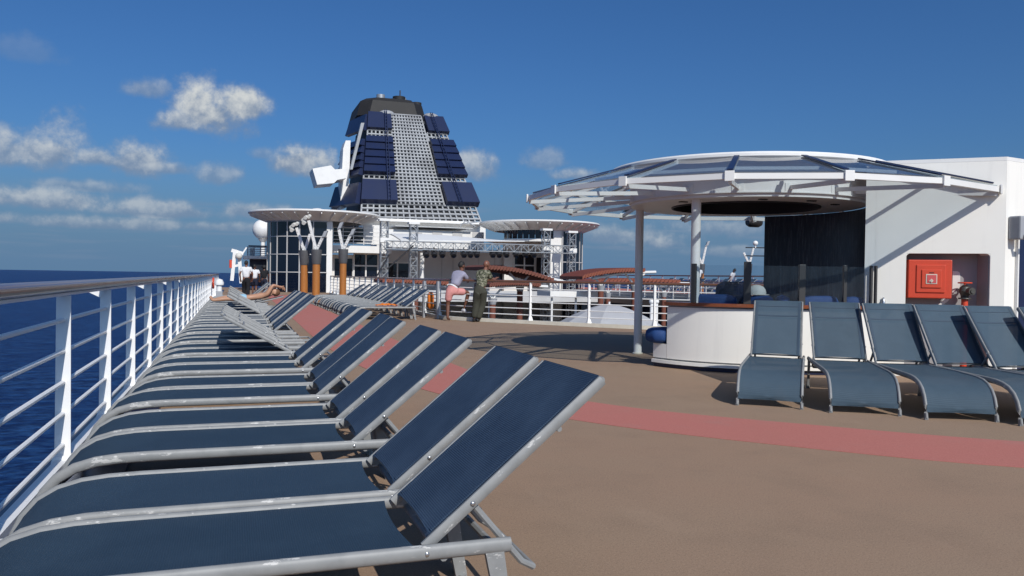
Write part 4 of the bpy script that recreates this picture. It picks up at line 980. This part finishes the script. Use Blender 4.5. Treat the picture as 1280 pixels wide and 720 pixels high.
# ------------------------------------------------------------------ lamp posts with forked arms
GQ = 'orange wooden lamp posts with forked white arms'
def lamp_post(px, Y, ybase, ycone, ytop, fork, lab, r=.17):
    x = X_at(px,Y); t = thing('forked_lamp_post', lab, 'lamp post', (x,Y,0), -YAW, GQ); z = lambda py: Z_at(px,py,Y); sc = (Y*cos(YAW)+x*sin(YAW))/F
    g = G(); g.tube([(0,0,ybase),(0,0,z(ycone))], r, 18); g.build('wooden_shaft', MAT['teak_post'], t, True)
    zc = z(ycone); ztp = z(ytop); g = G(); g.lathe([(r+.012,zc-.05),(r+.03,zc),(r*1.48,ztp),(r*1.2,ztp)], 18); g.build('metal_cone', MAT['cone_grey'], t, True)
    for (dx, dy, lamp) in fork:
        p = Vector((0,0,ztp-.05)); q = Vector((dx*sc,-.15,z(ytop)+dy*sc)); g = G(); g.beam(p,q,.12,.10,(0,1,0))
        for k in range(1,6): g.ball(p+(q-p)*k/6+Vector((0,-.065,0)), .026, .012, .026, 6, 4)
        g.build('arm', MAT['white'], t)
        if lamp == 'cluster':
            for e in [(-.22,0,.05),(-.08,-.1,.16),(.05,0,.22),(-.18,-.05,-.1)]: g = G(); g.tube([q+Vector(e)*.9,q+Vector(e)*.9+Vector((-.02,-.16,-.05))], .085, 10); g.build('lamp_head', MAT['pale_towel'], t, True)
        elif lamp == 'flood':
            g = G(); g.hexa([q+Vector(v) for v in [(-.06,-.1,-.06),(.12,-.1,.0),(.12,.1,.0),(-.06,.1,-.06),(.06,-.1,.24),(.22,-.1,.28),(.22,.1,.28),(.06,.1,.24)]]); g.build('lamp_head', MAT['grey_paint'], t, bevel=.02)
        elif lamp == 'bars':
            for zz_, w in ((.02,.9),(-.5,1.2)):
                g = G(); g.tube([q+Vector((-.5,0,zz_)),q+Vector((w*2.2,0,zz_))], .035, 6); g.build('cross_bar', MAT['black_metal'], t)
            for xx in (.12,1.0): g = G(); g.ball(q+Vector((xx,0,.3)), .17, .15, .16); g.tube([q+Vector((xx,0,0)),q+Vector((xx,0,.3))], .05, 6); g.build('lamp_head', MAT['white'], t, True)
    return t
lamp_post(380,38,0,330,313,[(-9,28,'cluster'),(8,20,None)],'orange wooden lamp post with clustered lamps, leftmost of the posts by the tower')
lamp_post(395,37,0,329,312,[(-9,36,'cluster'),(9,16,'flood')],'orange wooden lamp post with two arms, between the other two by the tower')
lamp_post(428.5,37,0,328,311.5,[(-5,26,'flood'),(10,18,'flood')],'orange wooden lamp post with two tilted floodlights, before the balcony',.155)
lamp_post(877,43,.44,341,330,[(-6,12,None),(4,23,'flood')],'wooden lamp post on the far side deck, left of the two beyond the bar',.13)
lamp_post(936,43,.44,341,330,[(-8,14,None),(4,20,'bars')],'wooden lamp post with cross bars on the far side deck, right of the two',.13)

# ------------------------------------------------------------------ pool deck below: slatted roofs on posts, parasol, loungers
def slat_roof(label, px0, px1, Y, y_left, y_mid, y_right, depth, mat, posts):
    t = thing('slatted_sunroof', label, 'sunroof', (0,0,0), 0, 'curved slatted sunroofs on posts beside the pool'); n_ = 22
    for i in range(n_):
        def P(s):
            px = px0+(px1-px0)*s; py = (1-s)**2*y_left+2*s*(1-s)*(2*y_mid-.5*(y_left+y_right))+s*s*y_right
            return XZ(px,py,Y)
        (xa,za),(xb,zb_) = P(i/n_),P((i+1.12)/n_); g = G()
        g.hexa([(xa,Y,za-.12),(xb,Y,zb_-.04),(xb,Y+depth,zb_-.04),(xa,Y+depth,za-.12),(xa,Y,za+.02),(xb,Y,zb_+.10),(xb,Y+depth,zb_+.10),(xa,Y+depth,za+.02)]); g.build('slat', MAT[mat], t)
    (x0,z0),(x1,z1),(xm,zm) = XZ(px0,y_left+2,Y+depth/2),XZ(px1,y_right+2,Y+depth/2),XZ((px0+px1)/2,y_mid+2,Y+depth/2)
    g = G(); g.tube([(x0,Y+.3,z0),(xm,Y+.3,zm-.02),(x1,Y+.3,z1)], .06, 6); g.build('support_beam', MAT['white'], t, True)
    for px in posts:
        xm = X_at(px,Y+.6); zt_ = Z_at(px,y_mid+3,Y+.6)
        g = G(); g.tube([(xm,Y+.6,-2.75),(xm,Y+.6,zt_-.62)], .13, 12); g.build('wooden_post', MAT['terracotta_dull'], t, True)
        for s in (-1,1): g = G(); g.beam((xm,Y+.6,zt_-.55),(xm+s*.5,Y+.6,zt_+.0),.07,.07); g.build('fork_arm', MAT['white'], t)
        g = G(); g.lathe([(.14,0),(.2,.25)], 12, (xm,Y+.6,zt_-.80)); g.build('cone', MAT['grey_paint'], t, True)
    return t
slat_roof('curved terracotta slatted sunroof sloping down to the right, behind the leaning men',605,692,32,334,338,350,3,'terracotta_dull',[650])
slat_roof('curved terracotta slatted sunroof seen behind the left white column',728,806,32,346,338.5,338,2.6,'terracotta',[751,793])
slat_roof('low brown slatted sunroof just under the handrail right of the leaning men',612,676,31,356,353.5,356,2.2,'terracotta_dull',[616])
slat_roof('low terracotta slatted sunroof beside the right lamp posts, behind the column',742,850,38,352,350,352,2.5,'terracotta',[760,830])
slat_roof('low terracotta slatted sunroof behind the middle row of loungers',478,560,40,350.5,351.5,354,2.5,'terracotta',[520])
um = thing('pool_parasol', 'large grey canvas parasol on the pool deck behind the railing', 'parasol', (X_at(762,26),26,-2.75))
zu = Z_at(758,380,26)+2.75; n_ = 8; rr = 1.95
for k in range(n_):
    g = G(); rows = []; low = []
    for j in range(7):
        s = j/6; r1 = []; r3 = []
        for q in range(5):
            a = 2*pi*(k+.2+q/4)/n_; sag = .05*sin(pi*q/4)*s; rad = rr*s*(1-.05*sin(pi*q/4))+.02; z = zu-.78*s**1.55-sag
            r1.append((rad*cos(a),rad*sin(a),z)); r3.append((rad*cos(a),rad*sin(a),z-.012))
        rows.append(r1); low.append(r3)
    g.grid(rows); g.grid(low); g.build('canopy_panel', MAT['canvas'], um, True)
g = G(); g.tube([(0,0,0),(0,0,zu+.08)], .035, 10); g.build('pole', MAT['rail'], um, True)
for k in range(n_):
    a = 2*pi*(k+.2)/n_; g = G(); g.tube([(.05*cos(a),.05*sin(a),zu-.06),(rr*.55*cos(a),rr*.55*sin(a),zu-.4),(rr*.98*cos(a),rr*.98*sin(a),zu-.82)], .014, 5); g.build('rib', MAT['rail'], um)
g = G(); g.lathe([(.4,0),(.4,.06),(.06,.12)], 18); g.build('foot', MAT['grey_paint'], um)
# white loungers, tables and chairs on the pool deck
def pool_bed(px, py, Y, lab, rz=0):
    x, z = XZ(px,py,Y); t = thing('pool_chair', lab, 'pool chair', (x,Y,-2.75), rz, 'white chairs on the pool deck'); zt_ = .55
    g = G(); g.box(-.85,.45,-.32,.32,zt_-.05,zt_); g.build('seat', MAT['white'], t, bevel=.02)
    g = G(); g.hexa([(.42,-.32,zt_),(.50,-.32,zt_-.02),(.50,.32,zt_-.02),(.42,.32,zt_),(.82,-.32,zt_+.75),(.90,-.32,zt_+.72),(.90,.32,zt_+.72),(.82,.32,zt_+.75)]); g.build('backrest', MAT['white'], t)
    for sx, sy in ((-.75,-.28),(-.75,.28),(.4,-.28),(.4,.28)): g = G(); g.box(sx-.025,sx+.025,sy-.025,sy+.025,0,zt_-.05); g.build('leg', MAT['white'], t)
pool_bed(634,392,33,'white pool chair with raised back seen through the railing right of the leaning men')
pool_bed(600,392,35,'white pool chair seen between the two leaning men')
pool_bed(664,396,31,'white pool chair left of the grey parasol')
for px, Y, lab in [(815,26,'white folded pool ladder post right of the grey parasol'),(821,27,'second white post right of the grey parasol')]:
    x = X_at(px,Y); g = G(); z0 = Z_at(px,377,Y); g.tube([(x,Y,-2.75),(x,Y,z0)], .06, 10); g.ball((x,Y,z0),.1); tag(g.build('white_post', MAT['rail'], None, True), lab, 'post')
wb = thing('white_bar', 'long white canopy edge of a pool bar under the far deck', 'canopy')
g = G(); (x0,z1),(x1,z0) = XZ(600,367,36),XZ(652,372,36); g.box(x0,x1,36,38,z0,z1); g.build('roof_edge', MAT['white'], wb)
for px in (612,648): g = G(); x = X_at(px,36.4); g.tube([(x,36.4,-2.75),(x,36.4,z0)], .06, 8); g.build('post', MAT['rail'], wb)
wb2 = thing('white_awning', 'white awning panel below the right round tower', 'awning')
g = G(); (x0,z1),(x1,z0) = XZ(688,364,40),XZ(756,372,40); g.box(x0,x1,40,42,z0,z1); g.build('awning_panel', MAT['white'], wb2)
for px in (690,720,754): g = G(); x = X_at(px,40.3); g.tube([(x,40.3,-2.75),(x,40.3,z0)], .06, 8); g.build('post', MAT['rail'], wb2)
# starboard railing
sr = thing('far_railing', 'white railing along the far side of the ship beyond the bar', 'railing', (28.8,0,.44))
for z in (.2,.4,.6,.8): g = G(); g.tube([(0,16,z),(0,66,z)], .02, 5); g.build('rail_bar', MAT['rail'], sr)
g = G(); g.tube([(0,16,1.05),(0,66,1.05)], .045, 8); g.build('handrail', MAT['handrail'], sr, True)
g = G(); g.box(-.04,.04,-.03,.03,0,1.02); pm = g.mesh('post', MAT['rail'])
for i in range(28): o = link('post', pm, sr); o.location = (0,17+1.75*i,0)
gr2 = thing('far_glass_rail', 'low white rail on the pool edge of the far raised deck', 'railing', (24.5,0,.44))
for z in (.3,.55): g = G(); g.tube([(0,16,z),(0,66,z)], .02, 5); g.build('rail_bar', MAT['rail'], gr2)
g = G(); g.box(-.03,.03,-.03,.03,0,.57); pm2 = g.mesh('post', MAT['rail'])
for i in range(28): o = link('post', pm2, gr2); o.location = (0,17.5+1.75*i,0)
g = G(); g.box(5.9,24.1,50.45,50.56,-.42,.30); struct('pool_coaming', g, MAT['grey_wall'])
# small things
to = thing('orange_towel', 'crumpled orange towel on the nearest lounger of the middle row', 'towel', (4.05,22.3,.365))
g = G(); rows = []
for i in range(13):
    rows.append([(-.3+.05*i, -.16+.04*j, .012+.085*abs(sin(i*1.3+j*.7))*(.4+.6*sin(pi*i/12)*sin(pi*j/8))+.02*random.random()) for j in range(9)])
g.grid(rows); g.grid([[(x,y,.004) for x,y,z in r] for r in rows]); g.build('cloth', MAT['orange'], to, True)
lv = thing('orange_float', 'orange rescue float hanging on the pool railing beside the middle row', 'rescue float', (5.62,23.6,.25))
g = G(); g.tube([(0,0,0),(0,0,.08),(0,0,.42),(0,0,.5)], [.05,.1,.1,.05], 12); g.build('float_body', MAT['orange'], lv, True)

# ================================================================== people
def skin_mesh(nodes, edges, name, mat, parent, sub=2, root=0):
    me = bpy.data.meshes.new(name); me.from_pydata([Vector(n_[0]) for n_ in nodes], edges, []); o = bpy.data.objects.new(name, me); COL.objects.link(o)
    sk = o.modifiers.new('skin', 'SKIN'); sk.use_smooth_shade = True
    if not me.skin_vertices: 
        bm = bmesh.new(); bm.from_mesh(me); bm.verts.layers.skin.verify(); bm.to_mesh(me); bm.free()
    for i, n_ in enumerate(nodes):
        r = n_[1]; sv = me.skin_vertices[0].data[i]; sv.radius = r if isinstance(r, tuple) else (r, r); sv.use_root = (i == root)
    ss = o.modifiers.new('sub', 'SUBSURF'); ss.levels = sub; ss.render_levels = sub
    dg = bpy.context.evaluated_depsgraph_get(); m2 = bpy.data.meshes.new_from_object(o.evaluated_get(dg))
    o.modifiers.clear(); o.data = m2; m2.name = name; m2.materials.clear(); m2.materials.append(mat)
    for p in m2.polygons: p.use_smooth = True
    o.parent = parent; return o
def V(*a): return Vector(a)
def person(label, loc, rz, J, mats, parts, scale=1.0):
    """J: joints in metres. mats: skin, shirt, bottoms, hair, shoes. parts: options"""
    t = thing('person', label, 'person', loc, rz); s = scale
    P = {k: V(*v) for k, v in J.items()}
    N, E = [], []
    def nd(p, r): N.append((p, r)); return len(N)-1
    pel = nd(P['hip'], (.125*s,.095*s)); wa = nd(P['hip']*.5+P['chest']*.5, (.115*s,.085*s)); chs = nd(P['chest'], (.135*s,.10*s)); nk = nd(P['neck'], .055*s); hb = nd(P['neck']*.45+P['head']*.55, .062*s)
    E += [(pel,wa),(wa,chs),(chs,nk),(nk,hb)]
    for sd_ in 'lr':
        sh = nd(P['sh'+sd_], .06*s); el_ = nd(P['el'+sd_], .043*s); wr = nd(P['wr'+sd_], .028*s); E += [(chs,sh),(sh,el_),(el_,wr)]
        d = (P['wr'+sd_]-P['el'+sd_]).normalized(); hd = nd(P['wr'+sd_]+d*.07, (.036*s,.02*s)); E.append((wr,hd))
        hp_ = nd(P['hp'+sd_], .088*s); kn = nd(P['kn'+sd_], .060*s); cf = nd(P['kn'+sd_]*.62+P['an'+sd_]*.38, .056*s); an = nd(P['an'+sd_], .038*s); ft = nd(P['ft'+sd_], (.035*s,.028*s)); E += [(pel,hp_),(hp_,kn),(kn,cf),(cf,an),(an,ft)]
    body = skin_mesh(N, E, 'body', mats['skin'], t)
    # head with brow, nose, chin, ears; fingers: added to the body mesh
    f = V(*J.get('face',(0,1,0))).normalized(); upv = V(*J.get('crown',(0,0,1))).normalized(); sdv = f.cross(upv).normalized(); upv = sdv.cross(f)
    g = G(); h = P['head']; tmp = G(); tmp.ball((0,0,0), 1, 1, 1, 16, 12)
    vs = []
    for v in tmp.v:
        x, y, z = v; w = 1-.22*max(0,-z)*(1); vs.append(h+sdv*(x*.078*s*w)+f*(y*.098*s*(1-.10*max(0,-z))+.012*max(0,-z)*s)+upv*(z*.118*s))
    g.add(vs, tmp.f)
    def blob(c, a, b, d):
        q = G(); q.ball((0,0,0), 1, 1, 1, 8, 6); g.add([c+sdv*v[0]*a+f*v[1]*b+upv*v[2]*d for v in q.v], q.f)
    blob(h+f*.098*s-upv*.018*s, .014*s, .022*s, .026*s)
    for q in (-1,1): blob(h+sdv*q*.078*s-upv*.012*s-f*.01*s, .012*s, .024*s, .033*s)
    blob(h+f*.082*s+upv*.022*s, .05*s, .018*s, .012*s); blob(h+f*.084*s-upv*.062*s, .026*s, .012*s, .010*s); blob(h+f*.072*s-upv*.098*s, .03*s, .024*s, .02*s)
    for sd_ in 'lr':
        d = (P['wr'+sd_]-P['el'+sd_]).normalized(); side = d.cross(V(*J.get('palm',(0,0,1)))).normalized(); base = P['wr'+sd_]+d*.085*s; cu = V(0,0,-1)
        for k, L in enumerate((.068,.078,.072,.056)):
            p0 = base+side*(k-1.5)*.019*s; p1 = p0+d*L*.5*s+cu*.012*s; p2 = p1+d*L*.35*s+cu*.03*s; g.tube([p0-d*.03*s,p0,p1,p2], [.010*s,.0095*s,.009*s,.007*s], 6)
        th_ = side*(-1 if sd_ == 'l' else 1); p0 = P['wr'+sd_]+d*.035*s; g.tube([p0,p0+th_*.035*s+d*.02*s,p0+th_*.05*s+d*.055*s], [.012*s,.011*s,.008*s], 6)
    hm = g.mesh('head', mats['skin'], True, sharp=70); bm = bmesh.new(); bm.from_mesh(body.data); bm.from_mesh(hm); 
    bm.to_mesh(body.data); bm.free(); bpy.data.meshes.remove(hm)
    for p in body.data.polygons: p.use_smooth = True
    if mats.get('hair'):
        g = G(); q = G(); q.ball((0,0,0), 1, 1, 1, 16, 12); vs = []
        for v in q.v:
            x, y, z = v; back = max(0,-y); k = 1.09 if (z > .15 or back > .25) else .9
            if z < -.35: k = .85
            vs.append(h+sdv*(x*.078*s*k)+f*((y*.098-.010)*s*k)+upv*((z*.118+.012)*s*k))
        g.add(vs, q.f)
        if parts.get('afro'): g.ball(h-f*.03+upv*.03, .135*s, .13*s, .13*s)
        g.build('hair', mats['hair'], t, True, sharp=80)
    if mats.get('shirt'):
        N, E = [], []; pelv = nd(P['hip']*(1-parts.get('hem',.0))+P['chest']*parts.get('hem',.0), (.160*s,.128*s)); wa = nd(P['hip']*.45+P['chest']*.55, (.160*s,.130*s)); chs = nd(P['chest'], (.172*s,.136*s)); nk = nd(P['neck']*.75+P['chest']*.25, .085*s); E = [(pelv,wa),(wa,chs),(chs,nk)]
        for sd_ in 'lr':
            sh = nd(P['sh'+sd_], .080*s); el_ = nd(P['sh'+sd_]*.35+P['el'+sd_]*.65, .072*s); E += [(chs,sh),(sh,el_)]
        skin_mesh(N, E, 'shirt', mats['shirt'], t)
    if mats.get('bottoms'):
        N, E = [], []; top = nd(P['hip']*.80+P['chest']*.20, (.140*s,.112*s)); pel = nd(P['hip'], (.158*s,.125*s)); E = [(top,pel)]
        full = parts.get('trousers'); wd = parts.get('wide', 1.0)
        for sd_ in 'lr':
            hp_ = nd(P['hp'+sd_]*.9+P['kn'+sd_]*.1, .118*s*wd); E.append((pel,hp_))
            if full:
                kn = nd(P['kn'+sd_], .092*s*wd); cf = nd(P['kn'+sd_]*.5+P['an'+sd_]*.5, .090*s*wd); an = nd(P['an'+sd_]+V(0,0,.0), .078*s*wd); E += [(hp_,kn),(kn,cf),(cf,an)]
            else:
                kq = parts.get('short_len', .82); kn = nd(P['hp'+sd_]*(1-kq)+P['kn'+sd_]*kq, .104*s*wd); E.append((hp_,kn))
        skin_mesh(N, E, 'trousers' if full else 'shorts', mats['bottoms'], t, root=1)
    if mats.get('belt'):
        g = G(); c = P['hip']*.80+P['chest']*.20; ax = (P['chest']-P['hip']).normalized(); g.tube([c-ax*.02*s,c+ax*.02*s], .150*s, 16, upv=(0,1,0), ry=.122*s); g.build('belt', mats['belt'], t, True)
    if mats.get('shoes'):
        for sd_ in parts.get('shod','lr'):
            a, b = P['an'+sd_], P['ft'+sd_]; d = (b-a); d.z = 0; d.normalize(); g = G(); q = G(); q.ball((0,0,0), 1, 1, 1, 12, 8); s2 = d.cross(V(0,0,1)); c = a*.5+b*.5+V(0,0,-.015)
            g.add([c+d*v[0]*.145*s+s2*v[1]*.052*s+V(0,0,max(-.045*s, v[2]*.06*s*(1.25 if v[0] < 0 else .8))) for v in q.v], q.f); g.build('shoe', mats['shoes'], t, True)
    return t
GREYT = cloth('lilac_grey_tshirt', (.30,.29,.37)); PINK = cloth('pink_cotton', (.62,.27,.25)); OLIVE = cloth('olive_trousers', (.052,.052,.040)); WHITE = cloth('white_cotton', (.68,.68,.69)); BLACKC = cloth('black_cotton', (.015,.015,.018)); NAVYC = cloth('navy_shorts', (.015,.018,.035)); SKYB = cloth('sky_blue_trunks', (.30,.50,.62))
SHW = simple('white_trainers', (.70,.70,.70), .5); SHB = simple('black_trainers', (.02,.02,.02), .5)
# man leaning on the pool railing, one foot up (x = to the right in view, y = away)
person('man in grey T-shirt and pink shorts leaning on the pool railing, one foot raised', (5.62,21.55,0), -YAW, dict(
    hip=(.10,.05,.86), chest=(.29,.28,1.24), neck=(.355,.36,1.42), head=(.345,.44,1.535), face=(.75,.65,-.05),
    shl=(.16,.38,1.33), ell=(.30,.62,1.16), wrl=(.46,.66,1.19), shr=(.44,.20,1.30), elr=(.545,.36,1.08), wrr=(.44,.58,1.19),
    hpl=(.03,.05,.80), knl=(-.005,.10,.46), anl=(.0,.0,.07), ftl=(.05,.14,.035), hpr=(.20,.07,.82), knr=(.555,.20,.80), anr=(.45,.22,.32), ftr=(.40,.32,.27)),
    dict(skin=SKIN_D, shirt=GREYT, bottoms=PINK, hair=HAIR, belt=WHITE, shoes=SHW), {'short_len': .80, 'shod': 'r', 'hem': .24})
sh_ = bpy.data.objects
person('bald man in camouflage shirt and dark olive trousers leaning on the pool railing', (6.18,20.95,0), -YAW, dict(
    hip=(.17,.04,.90), chest=(.27,.20,1.27), neck=(.31,.27,1.44), head=(.335,.33,1.575), face=(.8,.6,-.05),
    shl=(.13,.32,1.36), ell=(.30,.58,1.17), wrl=(.50,.62,1.19), shr=(.41,.13,1.34), elr=(.50,.26,1.10), wrr=(.60,.50,1.20),
    hpl=(.10,.05,.86), knl=(.08,.10,.46), anl=(.02,.05,.08), ftl=(.02,.20,.045), hpr=(.26,.05,.86), knr=(.24,.15,.47), anr=(.12,.10,.08), ftr=(.16,.26,.045)),
    dict(skin=SKIN_R, shirt=CAMO, bottoms=OLIVE, shoes=SHB), {'trousers': True, 'wide': 1.18, 'hem': -.05})
# sunbather lying across a lounger
person('shirtless sunbather in pale blue trunks lying on a lounger with arms over the face', (.61,2.85+1.71*13,.0), 0, dict(
    hip=(-.28,0,.50), chest=(.20,0,.56), neck=(.42,0,.62), head=(.56,-.02,.68), face=(-.1,-.25,1), crown=(1,0,.3),
    shl=(.34,.17,.62), ell=(.46,.20,.86), wrl=(.66,.08,.84), shr=(.34,-.17,.62), elr=(.50,-.18,.90), wrr=(.72,-.06,.84), palm=(0,1,0),
    hpl=(-.34,.09,.48), knl=(-.78,.10,.52), anl=(-1.18,.12,.44), ftl=(-1.26,.12,.56), hpr=(-.34,-.09,.48), knr=(-.78,-.10,.48), anr=(-1.20,-.12,.43), ftr=(-1.27,-.12,.55)),
    dict(skin=SKIN_L, bottoms=SKYB, hair=HAIR_B), {'short_len': .5}, 1.12)
def walker(label, px, Y, sc, shirt, bottoms, skin, hair, opt, rz=-.1, ph=.16):
    return person(label, (X_at(px,Y),Y,0), rz, {k: tuple(c*sc for c in v) if k != 'face' else v for k, v in dict(
        hip=(0,0,.93), chest=(0,.02,1.28), neck=(0,.02,1.47), head=(0,.04,1.62), face=(.3,1,0),
        shl=(-.19,.02,1.40), ell=(-.27,-.04,1.13), wrl=(-.25,.10,.92), shr=(.19,.02,1.40), elr=(.27,.03,1.13), wrr=(.24,.18,.94),
        hpl=(-.09,0,.88), knl=(-.10,ph,.50), anl=(-.10,ph*.7,.09), ftl=(-.11,ph*.7+.15,.04), hpr=(.09,0,.88), knr=(.09,-.02,.48), anr=(.09,-ph,.10), ftr=(.10,-ph+.15,.04)).items()},
        dict(skin=skin, shirt=shirt, bottoms=bottoms, hair=hair, shoes=SHB), opt, sc)
walker('crew member in white polo shirt and dark trousers walking away near the railing', 307.5,40,1.05,WHITE,BLACKC,SKIN_R,HAIR,{'trousers':True})
walker('walker in white T-shirt and dark shorts beside the crew member', 318,45,.98,WHITE,NAVYC,SKIN_D,HAIR,{})
walker('walker in black top with dark curly hair, rightmost of the three', 330,47,.97,BLACKC,NAVYC,SKIN_D,HAIR,{'afro':True})
w4 = walker('person in white T-shirt bending over on the far side deck between lamp posts', 904,41,.95,WHITE,WHITE,SKIN_D,HAIR,{'trousers':True}); w4.location.z = .44
w4.rotation_euler = (radians(28),0,radians(30))
w5 = walker('person in white half hidden behind the second bar column', 873,41.5,.95,WHITE,NAVYC,SKIN_D,HAIR,{}); w5.location.z = .44
